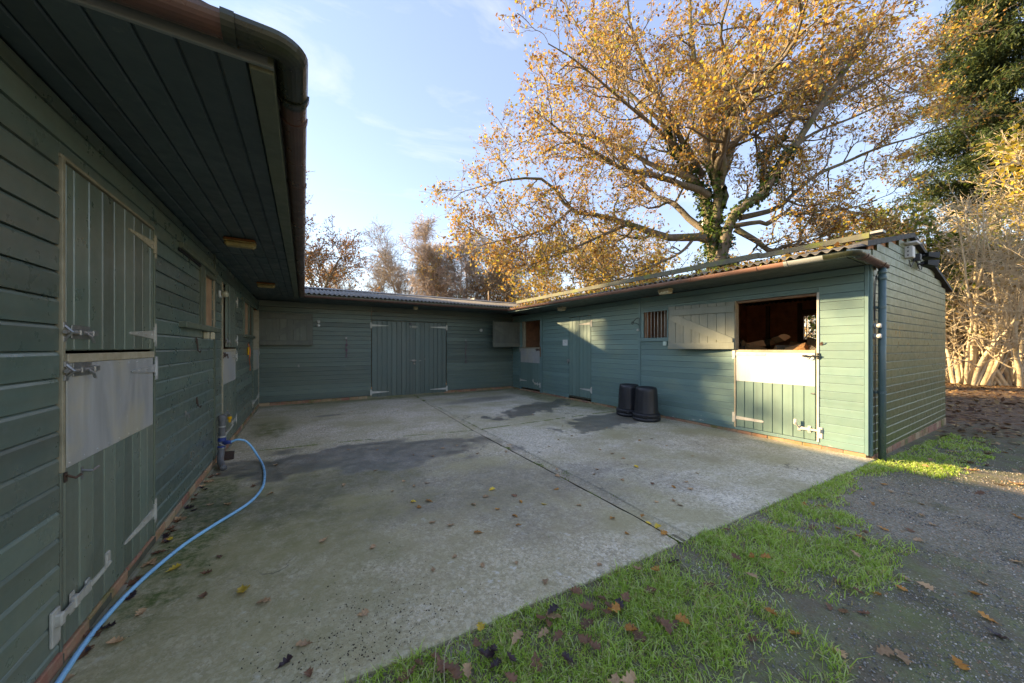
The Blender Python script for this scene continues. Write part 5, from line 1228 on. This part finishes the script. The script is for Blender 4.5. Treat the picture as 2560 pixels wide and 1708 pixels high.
# left background
tree('oak_tree', 'russet leaved oak rising behind the rear roof beside the left gutter', 'tree', gpos(705, 27), 12.8, 6.4, 21, .34, 18, 9, 8, 0, 'brownleaf', .14, 9, .75, 'bark', 'bark', .28, .85, up=.10)
tree('oak_tree', 'lower russet oak leaning right behind the rear roof', 'tree', gpos(745, 28), 10.4, 5.6, 22, .26, 16, 8, 8, 0, 'brownleaf', .14, 9, .7, 'bark', 'bark', .3, .9, lean=(.42, -.16))
tree('oak_tree', 'russet tree off to the left in the line of the low sun', 'tree', (-10.2, 21.7, 0), 10.8, 3.3, 23, .22, 20, 8, 7, 0, 'brownleaf', .26, 4, .9, 'bark', 'bark', .45, .8)
G1 = 'bare trees on the skyline'
for i, (px, d, h, sp, n1, sd, lb) in enumerate([
    (870, 38, 8.8, 3.6, 20, 31, 'small bare tree on the skyline next to the russet oaks'),
    (940, 40, 9.4, 4.0, 20, 32, 'small rounded bare tree in the dip of the skyline'),
    (1015, 36, 11.2, 4.2, 20, 33, 'pale bare tree on the skyline left of the tall birch'),
    (1085, 34, 9.0, 3.6, 24, 35, 'brown twiggy tree under the tall birch'),
    (1200, 34, 9.6, 4.0, 28, 36, 'dense brown bushy tree between the birch and golden oak'),
    (1262, 36, 9.6, 3.8, 26, 37, 'brown bare tree half hidden by the golden oak tips')]):
    dense = i >= 3
    tree('bare_tree', lb, 'tree', gpos(px, d), h, sp, sd, .15, n1, 8, 7, 3, 'drybrush' if dense or i == 0 else None, .16, 2, .5 if dense else .25, 'barkbare', 'twig' if dense else 'barkbare', .2, .6, group=G1)
tree('birch_tree', 'tall bare birch with fine purple twigs on the skyline', 'tree', gpos(1128, 33), 13.8, 3.6, 41, .17, 17, 9, 8, 4, None, barkm='birch', twigm='birch', t0=.3, ang=.5, stems=3, up=.12, droop=.04, wand=.10)
tree('bare_tree', 'ivy wrapped forked bare tree in front of the tall birch', 'tree', gpos(1150, 32), 10.6, 3.2, 42, .2, 10, 8, 7, 3, None, barkm='barkbare', twigm='barkbare', t0=.45, ang=.6, ivy=2600)
# behind the right range, below the oak
G2 = 'small golden trees behind the right range'
for i, (px, d, h, sp, lm, k, lb) in enumerate([
    (1320, 24, 7.6, 3.2, 'goldleaf', .8, 'leftmost small golden tree under the big oak'),
    (1440, 26, 9.0, 3.4, 'drybrush', .7, 'tan leaved tree under the left low limb of the oak'),
    (1545, 25, 8.6, 3.4, 'goldleaf', .8, 'orange leaved tree under the low limb of the oak'),
    (1650, 22, 6.6, 2.8, 'goldleaf', .85, 'yellow tree just left of the ivied oak trunk'),
    (1480, 34, 12.0, 4.0, 'holly', .6, 'dark greenish tree deep behind the golden ones'),
    (1600, 36, 12.4, 4.2, 'drybrush', .7, 'tall brown tree deep behind the oak limb'),
    (1370, 36, 12.0, 4.2, 'drybrush', .7, 'tall twiggy brown tree deep behind the oak tips'),
    (1730, 32, 8.6, 3.2, 'holly', .5, 'greenish bushy tree deep behind the oak trunk')]):
    tree('small_tree', lb, 'tree', gpos(px, d), h, sp, 60 + i, .12, 18, 8, 7, 0, lm, .19, 3, k, 'barkbare', 'twig', .15, .75, group=G2)
for i, (px, d, h, lb) in enumerate([(2010, 26, 8.2, 'bare twiggy tree beyond the oak seen over the right roof'), (2120, 24, 8.6, 'bare tree beyond the roof beam near the gable peak'), (1920, 30, 7.4, 'low bare tree seen through the gap right of the oak trunk')]):
    tree('bare_tree', lb, 'tree', gpos(px, d), h, 3.2, 80 + i, .1, 16, 8, 7, 2, 'drybrush', .16, 1, .15, 'barkbare', 'twig', .25, .65)
def conifer(name, label, base, h, rad, seed, z0=.12, mat='conif', nb=230, per=150, sz=.30, droop=.35, keep=1.0):
    rs = np.random.RandomState(seed); base = np.array(base, float); root = empty(name, base); tag(root, label, 'tree')
    S = grow(base[None], np.array([[0, 0, 1.0]]), h, .3 * h / 20, .02, 14, .015, .02, rs); v, f = tubes(S, 9, rs); np_mesh('trunk', v, f, 'conbark', root, loc=base, smooth=True)
    t = z0 + (1 - z0) * (np.arange(nb) + rs.rand(nb)) / nb; i = np.minimum((t * 14).astype(int), 13); P = S[0][0][i] + (S[0][0][i + 1] - S[0][0][i]) * (t * 14 - i)[:, None]
    az = rs.rand(nb) * 6.28; L = rad * (1.02 - t) ** .75 * (.7 + .5 * rs.rand(nb))
    B = grow(P, np.stack([np.cos(az), np.sin(az), .25 - droop * rs.rand(nb)], 1), L, .03, .008, 8, .06, -.03, rs); v, f = tubes(B, 4, rs); o = np_mesh('branches', v, f, 'conbark', root, loc=base); tag(o, kind='stuff')
    lp = along(B, per, rs, 1, .08); n = len(lp); lp = lp - rs.randn(n, 3) * 1 + rs.randn(n, 3) * np.array([.22, .22, .10]) - np.array([0, 0, .25]) * rs.rand(n, 1)
    lp = along(B, per, rs, 0.0, .08) + rs.randn(n, 3) * np.array([.24, .24, .09]) - np.array([0, 0, .35]) * rs.rand(n, 1) ** 2
    v, f = leaf_quads(lp, sz, rs, .17, 0, .6); o = np_mesh('crown', v, f, mat, root, loc=base); tag(o, kind='stuff')
conifer('conifer_tree', 'yellow green conical conifer showing right of the ivied oak trunk', gpos(1845, 24), 8.0, 1.9, 91, .05, 'holly', 160, 60, .22, .0)
conifer('conifer_tree', 'tall dark spruce filling the upper right corner', (34.5, 2.6, -.13), 26, 6.2, 92, .36, 'conif', 330, 260, .30)
conifer('conifer_tree', 'second dark spruce beyond the hazel at the right edge', (37.0, -2.5, -.13), 24, 6.4, 93, .36, 'conif', 280, 210, .30)
# hazels, laurel and yellow maple to the right of the gable
def coppice(label, base, n, h, seed, spread=.5, leafkeep=.35, group='multi stemmed hazels beyond the gable', matl='drybrush'):
    rs = np.random.RandomState(seed); base = np.array(base, float); root = empty('hazel_bush', base); tag(root, label, 'bush', group)
    a = rs.rand(n) * 6.28; q = rs.rand(n) ** .6
    P = base + np.stack([np.cos(a) * q * .55, np.sin(a) * q * .75, np.zeros(n)], 1); D = np.stack([np.cos(a) * spread * q, np.sin(a) * spread * q, np.ones(n)], 1)
    S = grow(P, D, h * (.6 + .5 * rs.rand(n)), .045 + .05 * rs.rand(n), .012, 14, .055, .0, rs)
    P, D, r, t = spawn(S, 9, .12, .98, .75, .3, rs, .05); B1 = grow(P, D, h * .30 * (1.1 - .6 * t) * (.5 + .8 * rs.rand(len(P))), np.minimum(r * .55, .03), .008, 8, .13, .0, rs)
    P, D, r, t = spawn(B1, 7, .15, 1, .7, .3, rs); B2 = grow(P, D, h * .13 * (.5 + .8 * rs.rand(len(P))), .011, .006, 4, .16, .0, rs)
    P, D, r, t = spawn(B2, 2, .2, 1, .7, .3, rs); B3 = grow(P, D, h * .05 * (.5 + .8 * rs.rand(len(P))), .008, .005, 2, .16, .0, rs)
    v, f = tubes(S, 8, rs); np_mesh('stems', v, f, 'hazelb', root, loc=base, smooth=True)
    v, f = joinq([tubes(B1, 5, rs), tubes(B2, 3, rs), tubes(B3, 3, rs)]); o = np_mesh('branches', v, f, 'hazelb', root, loc=base); tag(o, kind='stuff')
    lp = along(B3, 3, rs, .06, .2); lp = lp[rs.rand(len(lp)) < leafkeep]; v, f = leaf_quads(lp, .13, rs, .7); o = np_mesh('leaves', v, f, matl, root, loc=base); tag(o, kind='stuff')
coppice('pale many stemmed hazel bush rising beside the far gable corner', (24.3, 2.55, -.14), 24, 8.2, 101, .42, .12)
coppice('leaning hazel bush with long bare poles at the right edge', (24.6, 1.2, -.14), 13, 8.5, 102, .75, .12)
coppice('twiggy hazel bush further back behind the first one', (29.0, 4.6, -.14), 20, 8.0, 103, .6, .30, matl='goldleaf')
coppice('twiggy hazel bush further back at the right edge', (30.5, -.4, -.14), 20, 9.0, 104, .7, .5, matl='holly')
tree('laurel_bush', 'glossy yellow green laurel bush showing above the gable verge', 'bush', (24.5, 5.6, -.1), 7.6, 2.8, 111, .1, 22, 8, 7, 0, 'holly', .20, 4, .85, 'barkbare', 'twig', .05, .8, stems=3)
tree('laurel_bush', 'green laurel bush low behind the hazel stems', 'bush', (30.5, 2.0, -.1), 6.0, 3.8, 112, .1, 24, 8, 7, 0, 'holly', .22, 4, .85, 'barkbare', 'twig', .02, .9, stems=3)
tree('maple_tree', 'bright yellow leaved maple branches in front of the dark spruce', 'tree', (27.5, .2, -.1), 12.0, 3.6, 113, .13, 13, 7, 5, 0, 'goldleaf', .26, 3, .62, 'hazelb', 'hazelb', .55, 1.0, up=.0)
tree('small_tree', 'bushy green leaved tree behind the hazels below the spruce', 'tree', (31.5, 1.2, -.1), 10.5, 4.2, 114, .14, 20, 8, 7, 0, 'holly', .18, 3, .6, 'hazelb', 'hazelb', .1, .8)
# woodland closing the view all round, one mass
rs = np.random.RandomState(77)
n = 2600; az = rs.rand(n) * 6.28; rr = 62 + 30 * rs.rand(n)
P = np.stack([5 + np.cos(az) * rr, 5 + np.sin(az) * rr, np.full(n, .0)], 1)
hm = 7 + 4.0 * np.sin(az * 5) * np.sin(az * 3 + 1)
keepd = ~((az > math.pi * .5) & (az < math.pi * .95) & (rs.rand(n) < .6)); P = P[keepd]; hm = hm[keepd]; n = len(P)
S = grow(P, np.stack([rs.randn(n) * .1, rs.randn(n) * .1, np.ones(n)], 1), hm * (.7 + .6 * rs.rand(n)), .12, .03, 6, .06, 0, rs)
Pb, D, r, t = spawn(S, 10, .1, 1, .8, .3, rs, .1); B = grow(Pb, D, 2.2 * (.6 + .8 * rs.rand(len(Pb))), .03, .012, 4, .15, .03, rs)
v, f = joinq([tubes(S, 5, rs), tubes(B, 3, rs)]); wood = np_mesh('woodland', v, f, 'barkbare'); tag(wood, kind='stuff')
lp = along(B, 5, rs, .35, .1); v, f = leaf_quads(lp, .42, rs, .6); o = np_mesh('woodland_leaves', v, f, 'drybrush'); tag(o, kind='stuff')
# ================================================================== GROUND COVER
rs = np.random.RandomState(19)
def vnoise(x, y, sc, seed):
    g = np.random.RandomState(seed).rand(64, 64); x = x * sc + 100; y = y * sc + 100
    i = np.floor(x).astype(int); j = np.floor(y).astype(int); fx = x - i; fy = y - j; fx = fx * fx * (3 - 2 * fx); fy = fy * fy * (3 - 2 * fy)
    a = g[i % 64, j % 64]; b = g[(i + 1) % 64, j % 64]; c = g[i % 64, (j + 1) % 64]; d = g[(i + 1) % 64, (j + 1) % 64]
    return (a * (1 - fx) + b * fx) * (1 - fy) + (c * (1 - fx) + d * fx) * fy
def fbm(x, y, sc, seed): return (vnoise(x, y, sc, seed) + .5 * vnoise(x, y, sc * 2.1, seed + 1) + .25 * vnoise(x, y, sc * 4.3, seed + 2)) / 1.75
LBX = [-2.5, .9, 1.4, 1.9, 2.15, 2.45, 2.85, 3.3, 3.75, 4.1, 4.9, 6.0, 6.4]
LBY = [-1.5, -.9, .25, .42, .55, .80, .62, .56, .62, .95, 1.22, 1.12, 1.10]
def grass_mask(x, y):
    lo = np.interp(x, LBX, LBY) + (fbm(x, y, 2.2, 3) - .5) * .35; hi = edge_y(x) + (fbm(x, y, 5, 9) - .5) * .07 - .015
    m = np.clip((y - lo) / .16, 0, 1) * (y < hi)
    thin = fbm(x, y, 2.6, 21); m = m * np.clip((thin - .28) / .22, .12, 1)
    m = np.where((x < 1.7) & (y < .62), m * np.clip((fbm(x, y, 3.0, 33) - .36) / .2, .1, 1), m)
    # thin fringe by the gable corner and on the lit strip
    e2 = ((x - 6.75) / .75) ** 2 + ((y - .98) / .30) ** 2; m2 = np.clip(1.15 - e2, 0, 1) * np.clip((fbm(x, y, 4, 41) - .3) / .2, 0, 1)
    e3 = ((x - 8.2) / 1.6) ** 2 + ((y - .95) / .35) ** 2; m3 = .5 * np.clip(1.1 - e3, 0, 1) * np.clip((fbm(x, y, 4, 43) - .42) / .15, 0, 1)
    e4 = ((x - 6.12) / .25) ** 2 + ((y - 1.22) / .13) ** 2; m4 = np.clip(1.2 - e4, 0, 1)
    return np.maximum(np.maximum(m, m2), np.maximum(m3, m4))
def blades(x, y, z, h, w, rs, bend=.5):
    n = len(x); az = rs.rand(n) * 6.28; la = rs.rand(n) * 6.28; ln = bend * (.2 + rs.rand(n)) * h
    u = np.stack([np.cos(az), np.sin(az), 0 * az], 1) * (w / 2)[:, None]; l = np.stack([np.cos(la), np.sin(la), 0 * la], 1)
    b = np.stack([x, y, z], 1); mid = b + l * (ln * .3)[:, None] + ZV * (h * .6)[:, None]; tip = b + l * ln[:, None] + ZV * (h * (1 - .25 * rs.rand(n)))[:, None]
    v = np.stack([b - u, b + u, mid + u * .75, mid - u * .75, tip], 1).reshape(-1, 3); k = np.arange(n)[:, None] * 5
    f = np.concatenate([k + [0, 1, 2], k + [0, 2, 3], k + [3, 2, 4]]); return v, f
N = 620000; x = rs.uniform(-.4, 10, N); y = rs.uniform(-.9, 1.75, N)
dist = np.hypot(x, y); m = grass_mask(x, y); kp = rs.rand(N) < m * np.clip(.25 + 1.6 * (fbm(x, y, 7, 91) - .25), .15, 1) * np.clip(2.6 / (dist + .3), .25, 1.0); x, y, dist = x[kp], y[kp], dist[kp]
vis = (x * SA + y * CA > .9); x, y, dist = x[vis], y[vis], dist[vis]
cl = fbm(x, y, 6, 51)
h = (.020 + .060 * cl * rs.rand(len(x)) ** 1.3 + .018 * rs.rand(len(x))) * np.where(x < 1.7, .85, 1.0); w = .0034 + .0024 * rs.rand(len(x)) + .0008 * dist
v, f = blades(x, y, gh(x, y) - .004, h, w, rs, 1.35); o = np_mesh('grass', v, f, 'grass'); tag(o, 'short bright green grass growing along the front edge of the concrete', 'grass', None, 'stuff')
# a few dry straw stems
m_ = MB()
for a, b, c in (((.46, 1.42, 0), (.50, 1.48, .16), (.46, 1.52, .235)), ((.50, 1.36, 0), (.53, 1.45, .10), (.60, 1.50, .13)), ((.20, 1.30, 0), (.16, 1.40, .13), (.10, 1.45, .17))):
    m_.tube(smooth_path([np.array(a) - ZV * .03, b, c]), .0016, 5)
o = m_.build('straw', 'cream'); tag(o, 'dry straw coloured grass stems standing in the grass edge', 'straw', None, 'stuff')
# moss and grass tufts in the joints
tx, ty = [], []
def line_pts(P, n, jit):
    P = np.array(P, float); s = np.concatenate([[0], np.cumsum(np.hypot(*np.diff(P, axis=0).T))]); t = rs.rand(n) * s[-1]
    return np.interp(t, s, P[:, 0]) + rs.randn(n) * jit, np.interp(t, s, P[:, 1]) + rs.randn(n) * jit
for P, n, j, cut in (([(-.95, 6.03), (1.0, 5.81), (2.5, 5.50)], 5000, .010, .45), ([(2.7, 5.50), (4.9, 5.514), (6.3, 5.49)], 6000, .012, .38), (CHR + [(2.86, 10.3)], 6000, .005, .66), (CHL + [(2.85, 10.3)], 5000, .005, .66), ([(-.93, 2.0), (-.93, 9)], 5000, .02, .5), ([(6.30, 5.0), (6.3, 10.2)], 4000, .02, .45), ([(-.6, 10.38), (6.2, 10.38)], 2500, .02, .5)):
    a, b = line_pts(P, n, j); k = fbm(a, b, 3.2, 61) > cut; tx.append(a[k]); ty.append(b[k])
for cx, cy, s, n in ((2.93, 4.93, .05, 320), (.12, 5.98, .045, 220), (2.42, 2.95, .035, 160), (2.66, 2.35, .04, 200), (2.63, 3.1, .03, 130), (2.47, 3.5, .04, 200), (2.5, 4.3, .03, 150), (-.75, 3.6, .12, 700), (-.72, 4.2, .10, 500), (1.6, 2.1, .02, 50), (2.9, 2.2, .03, 80)):
    tx.append(cx + rs.randn(n) * s); ty.append(cy + rs.randn(n) * s * 1.4)
x = np.concatenate(tx); y = np.concatenate(ty); v, f = blades(x, y, np.full(len(x), -.020), .014 + .018 * rs.rand(len(x)), np.full(len(x), .005), rs, .9); o = np_mesh('moss', v, f, 'moss'); tag(o, 'moss and tiny weeds growing in the concrete joints', 'moss', None, 'stuff')

# loose stones on the gravel
def pebbles(x, y, z, s, rs):
    n = len(x); c = np.stack([x, y, z], 1); q = nrm(rs.randn(n, 3)); a = nrm(np.cross(q, rs.randn(n, 3))); b = np.cross(q, a)
    sa = s * (.7 + .6 * rs.rand(n)); sb = s * (.6 + .5 * rs.rand(n)); sc = s * (.45 + .35 * rs.rand(n))
    e = [a * sa[:, None], b * sb[:, None], q * sc[:, None]]
    v = np.stack([c + e[0], c + e[1], c - e[0], c - e[1], c + e[2], c - e[2]], 1).reshape(-1, 3); k = np.arange(n)[:, None] * 6
    f = np.concatenate([k + t for t in ([0, 1, 4], [1, 2, 4], [2, 3, 4], [3, 0, 4], [1, 0, 5], [2, 1, 5], [3, 2, 5], [0, 3, 5])]); return v, f
N = 200000; r = .9 + 8.5 * rs.rand(N) ** 1.7; az = R(31.15) + rs.uniform(-.1, 1.05, N); x = r * np.sin(az); y = r * np.cos(az)
k = (y < edge_y(x) - .06) & (y < 1.35) & (rs.rand(N) < (1 - .85 * grass_mask(x, y))) & (rs.rand(N) < np.clip((fbm(x, y, 1.6, 71) - .25) * 3, .15, 1)); x, y, r = x[k], y[k], r[k]
s = (.0022 + .0042 * rs.rand(len(x)) ** 2.5) * (1 + .10 * r); v, f = pebbles(x, y, gh(x, y) + s * .15, s, rs); o = np_mesh('loose_stones', v, f, 'pebble', smooth=False); tag(o, 'loose grey and tan stones scattered over the dark gravel', 'gravel', None, 'stuff')

# fallen oak leaves: one mesh per shape and colour, every leaf an object
def oak_leaf(L, seed):
    q = np.random.RandomState(seed); n = 13; t = np.linspace(0, 1, n); w = L * .30 * np.sin(np.pi * np.clip(t * .94 + .04, 0, 1)) ** .75 * (1 + .42 * np.cos(2 * np.pi * 3.6 * t + q.rand() * 2)) * (.55 + .75 * t) ; w[0] = L * .012; w[-1] = L * .03
    cx = (t - .5) * L; cl = q.uniform(.1, .5); z = .008 + cl * 1.5 * L * (t - .5) ** 2 * q.choice([1, 1, -.3]) + .006 * q.rand(n)
    bend = q.uniform(-.1, .1) * L * np.sin(np.pi * t)
    zl = z + w * q.uniform(.1, .7) + .004 * q.rand(n); zr = z + w * q.uniform(.0, .7) + .004 * q.rand(n)
    mid = np.stack([cx, bend, z], 1); lf = np.stack([cx + w * .25, bend + w, zl], 1); rt = np.stack([cx + w * .25, bend - w, zr], 1)
    v = np.concatenate([mid, lf, rt, [[-.5 * L - .014, 0, z[0] + .004], [-.5 * L - .013, .002, z[0] + .002]]]); f = []
    for i in range(n - 1): f += [(i, i + 1, n + i + 1, n + i), (i, 2 * n + i, 2 * n + i + 1, i + 1)]
    f.append((0, n, 3 * n + 1, 3 * n)); v[:, 2] -= v[:, 2].min() - .002; return v, f
LCOL = {'tan': ((.56, .34, .18), (.42, .24, .12)), 'brown': ((.24, .11, .055), (.16, .075, .042)), 'orange': ((.56, .24, .045), (.42, .16, .035)), 'yellow': ((.80, .55, .06), (.66, .40, .05)), 'dark': ((.055, .03, .03), (.04, .022, .025))}
LM = {}
for c, (p, q) in LCOL.items():
    n_ = NT('fallen_leaf_' + c); col = n_.mix(n_.mr(n_.noise(60, 4), .35, .65), p, q)
    hh = n_.t.nodes.new("ShaderNodeHueSaturation"); n_.set(hh.inputs['Color'], col); n_.set(hh.inputs['Value'], n_.mr(n_.rand(), 0, 1, .75, 1.25)); LM[c] = n_.fin(hh.outputs[0], .5 if c != 'dark' else .3, 0, None, .4, .2)
LMESH = {}
for c in LCOL:
    for k in range(4):
        v, f = oak_leaf(.088, 200 + k + 7 * len(LMESH)); me = bpy.data.meshes.new('fallen_leaf'); me.from_pydata([tuple(p) for p in v], [], f); me.materials.append(LM[c]); me.polygons.foreach_set('use_smooth', [True] * len(me.polygons)); LMESH[c, k] = me
DESC = {'tan': 'pale tan', 'brown': 'curled brown', 'orange': 'orange', 'yellow': 'yellow', 'dark': 'wet blackish'}
def leaf(x, y, c, s=1.0, lift=0.0, label=None):
    o = bpy.data.objects.new('fallen_leaf', LMESH[c, rnd.randrange(4)]); COL.objects.link(o)
    on = y > edge_y(x) - .02 and x < 6.3
    z = .001 if on else float(gh(x, y)) + (.018 + .02 * rnd.random() if grass_mask(np.array([x]), np.array([y]))[0] > .3 else .004)
    o.location = (x, y, z + lift); a = .16 if on else .4
    o.rotation_euler = (rnd.uniform(-a, a) * .6, rnd.uniform(-a, a), rnd.uniform(0, 6.28)); sc = s * rnd.uniform(.75, 1.2); o.scale = (sc, sc, sc)
    if on: place = 'left front concrete slab' if x < 2.5 and y < 5.8 else 'right front concrete slab' if y < 5.5 else 'concrete beyond the cross joint'
    else: place = 'grass along the concrete edge' if grass_mask(np.array([x]), np.array([y]))[0] > .25 else 'dark gravel in front'
    tag(o, label or '%s oak leaf lying on the %s' % (DESC[c], place), 'leaf', 'fallen leaves: ' + (label or '%s on the %s' % (DESC[c], place)))
def gpx(x, y, z=0.0):
    d = 860 * (1.455 - z) / (y - 868); l = (x - 1280) / 860 * d; return l * CA + d * SA, d * CA - l * SA
k7 = lambda u, v: gpx(850 + u * .4834, 950 + v * .4834); k2 = lambda u, v: gpx(u * .547, 850 + v * .547); k6 = lambda u, v: gpx(1700 + u * .4834, 950 + v * .4834, -.03); kg = lambda u, v: gpx(1000 + u * .3064, 1250 + v * .3064, -.0)
for u, v in [(40, 362), (195, 362), (380, 390), (480, 395), (605, 340), (530, 355), (710, 382), (860, 375), (185, 470), (330, 525), (385, 550), (450, 537), (270, 578), (20, 548), (900, 600), (755, 607), (935, 632), (690, 645), (1235, 650), (815, 670), (905, 707), (410, 658), (575, 755), (480, 740), (925, 753), (165, 870), (590, 918), (740, 960), (915, 948), (480, 985), (1345, 960), (1060, 1050), (115, 1215), (1485, 797), (1130, 310), (1200, 290), (1410, 383), (1465, 408), (1550, 315), (1610, 305), (1690, 342), (1330, 465), (1315, 490), (1460, 520), (1615, 537), (1790, 530), (1725, 556), (1810, 568), (1635, 632), (1725, 625), (1760, 650), (1850, 485), (1345, 362), (1825, 395), (1080, 345), (940, 302), (1035, 375), (1030, 427), (1150, 240), (1000, 180), (1290, 230), (1380, 250), (560, 190), (300, 160), (60, 165), (700, 190)]:
    leaf(*k7(u, v), rnd.choice(['tan', 'tan', 'tan', 'orange', 'brown', 'tan', 'tan', 'tan']), .62)
for u, v, c in [(785, 570, 'yellow'), (1055, 645, 'yellow'), (1118, 567, 'orange'), (460, 630, 'orange'), (380, 632, 'yellow'), (715, 793, 'orange'), (1410, 717, 'orange'), (1535, 452, 'yellow'), (1565, 703, 'orange'), (875, 340, 'tan'), (1125, 500, 'tan'), (1600, 745, 'yellow'), (1640, 765, 'yellow'), (1675, 800, 'orange'), (1120, 465, 'tan')]: leaf(*k7(u, v), c, .8)
leaf(*k2(1110, 1150), 'yellow', 1.1, 0, 'bright yellow crumpled leaf lying alone on the left front slab')
leaf(*k2(1300, 1480), 'dark', 1.0, 0, 'shiny blackish wet leaf near the bottom of the concrete')
for u, v in [(1390, 1400), (1410, 1540), (1000, 995), (940, 1070), (635, 1255), (535, 1385), (1205, 1200), (935, 1170), (1480, 920), (1040, 755), (960, 755), (815, 805), (790, 875), (1155, 670), (1235, 705), (965, 645), (1260, 575)]: leaf(*k2(u, v), rnd.choice(['tan', 'tan', 'brown']), .75)
leaf(*k2(765, 920), 'yellow', .9); leaf(*k2(795, 1050), 'yellow', .9)
for i in range(34):
    yy = rnd.uniform(2.1, 5.2); leaf(-.915 + abs(rnd.gauss(0, .03)), yy, rnd.choice(['brown', 'brown', 'dark', 'tan']), .8, 0, 'brown leaf caught in the crack at the foot of the left wall')
for u, v in [(640, 660), (470, 750), (680, 770), (240, 800), (290, 950), (440, 945), (630, 955), (370, 940), (530, 1030), (370, 1050), (160, 1090), (305, 1110), (810, 1045), (920, 1110), (1030, 1115), (850, 1200), (950, 1205), (765, 1180), (580, 1330), (375, 1360), (470, 1255), (845, 1435), (1265, 1065), (1155, 1020), (905, 910), (960, 795), (1185, 790), (1230, 845), (1050, 780), (1310, 762), (1245, 713), (1250, 640), (1190, 590), (1090, 585), (1640, 545), (1550, 590), (1740, 700), (730, 680), (820, 775), (580, 800), (1560, 1050), (1745, 945), (820, 630), (895, 580)]:
    leaf(*k6(u, v), rnd.choice(['tan', 'tan', 'brown', 'orange', 'brown']), .75)
for u, v, c in [(1060, 1425, 'tan'), (1150, 1445, 'tan'), (1440, 1485, 'orange'), (1590, 1240, 'orange'), (1630, 1325, 'dark'), (1520, 1112, 'orange'), (1140, 1080, 'orange'), (940, 825, 'orange'), (995, 652, 'orange'), (1060, 545, 'orange')]: leaf(*k6(u, v), c, .85)
for u, v in [(700, 1280), (900, 1300), (1370, 1310), (1100, 1330), (780, 1360), (160, 1340), (290, 1290), (60, 1430), (400, 1390), (470, 1450), (1250, 930), (1210, 1030), (1290, 1130), (1520, 890), (1700, 890), (1790, 880), (1650, 830), (1850, 820), (2050, 750), (2230, 510), (2120, 1000), (1510, 1160), (1580, 1200), (900, 1470), (620, 1180), (1150, 970), (2250, 1030), (1430, 770), (2170, 1075), (1540, 1020), (1680, 930), (760, 1240), (330, 1380), (1940, 1090)]:
    leaf(*kg(u, v), rnd.choice(['brown', 'brown', 'dark']), .85)
for u, v, c in [(650, 1040, 'yellow'), (960, 1160, 'tan'), (555, 1435, 'tan'), (1900, 1070, 'orange'), (2090, 590, 'orange'), (1860, 1475, 'tan'), (1740, 1470, 'tan'), (2310, 1020, 'orange'), (1170, 1100, 'tan'), (1930, 590, 'tan'), (1260, 950, 'tan'), (1740, 900, 'orange')]: leaf(*kg(u, v), c, .95)
for i in range(26):
    leaf(rnd.uniform(6.3, 9.5), rnd.uniform(-.3, 1.1), rnd.choice(['tan', 'tan', 'brown', 'orange']), 1.05, 0, 'tan oak leaf lying on the ground beside the gable')
# the litter under the hazels, too thick to count
n = 9000; x = 9 + 22 * rs.rand(n) ** .8; y = .9 + (rs.rand(n) - .45) * 9 * (x / 20 + .1); k = ~((x < 11.2) & (y > 1.3)); x, y = x[k], y[k]
v, f = leaf_quads(np.stack([x, y, gh(x, y) + .015 + .02 * rs.rand(len(x))], 1), .12, rs, .6, .85); o = np_mesh('leaf_litter', v, f, 'brownlit'); tag(o, 'brown leaf litter covering the ground beyond the gable', 'leaves', None, 'stuff')
n = 1500; x = rs.uniform(-3, 7, n); q = np.zeros(n)
# leaves caught on the roofs and in the right gutter
def roof_z(xx): return 2.64 + (xx - 5.4) * .2145
x = rs.uniform(5.5, 7.0, 900); y = 1.5 + 7.5 * rs.rand(900) ** .8; k = rs.rand(900) < .35 + .65 * (fbm(x, y, 2, 81) > .5); x, y = x[k], y[k]
v, f = leaf_quads(np.stack([x, y, roof_z(x) + .012], 1), .07, rs, .7, .7)
x2 = 5.425 + rs.randn(500) * .02; y2 = rs.uniform(2, 9.1, 500); v2, f2 = leaf_quads(np.stack([x2, y2, 2.60 + .006 * y2], 1), .06, rs, .7, .5)
v, f = joinq([(v, f), (v2, f2)]); o = np_mesh('roof_leaves', v, f, 'oakleaf'); tag(o, 'oak leaves caught on the right roof and in its gutter', 'leaves', None, 'stuff')
n = 700; x = rs.uniform(-.6, 1.1, n) ; y = 2 + 1.0 * rs.rand(n)
# crumbs of soil on the concrete
n = 900; x = np.concatenate([rs.randn(n) * .28 + .25, rs.uniform(-.9, 6, 500)]); y = np.concatenate([np.abs(rs.randn(n)) * .28 + 1.70, rs.uniform(1.9, 6, 500)]); k = (y > edge_y(x) + .02) & (x > -.9); x, y = x[k], y[k]
v, f = pebbles(x, y, np.full(len(x), .002), .0015 + .004 * rs.rand(len(x)) ** 3, rs); o = np_mesh('soil_crumbs', v, f, 'soil'); tag(o, 'dark crumbs of soil scattered over the concrete', 'soil', None, 'stuff')
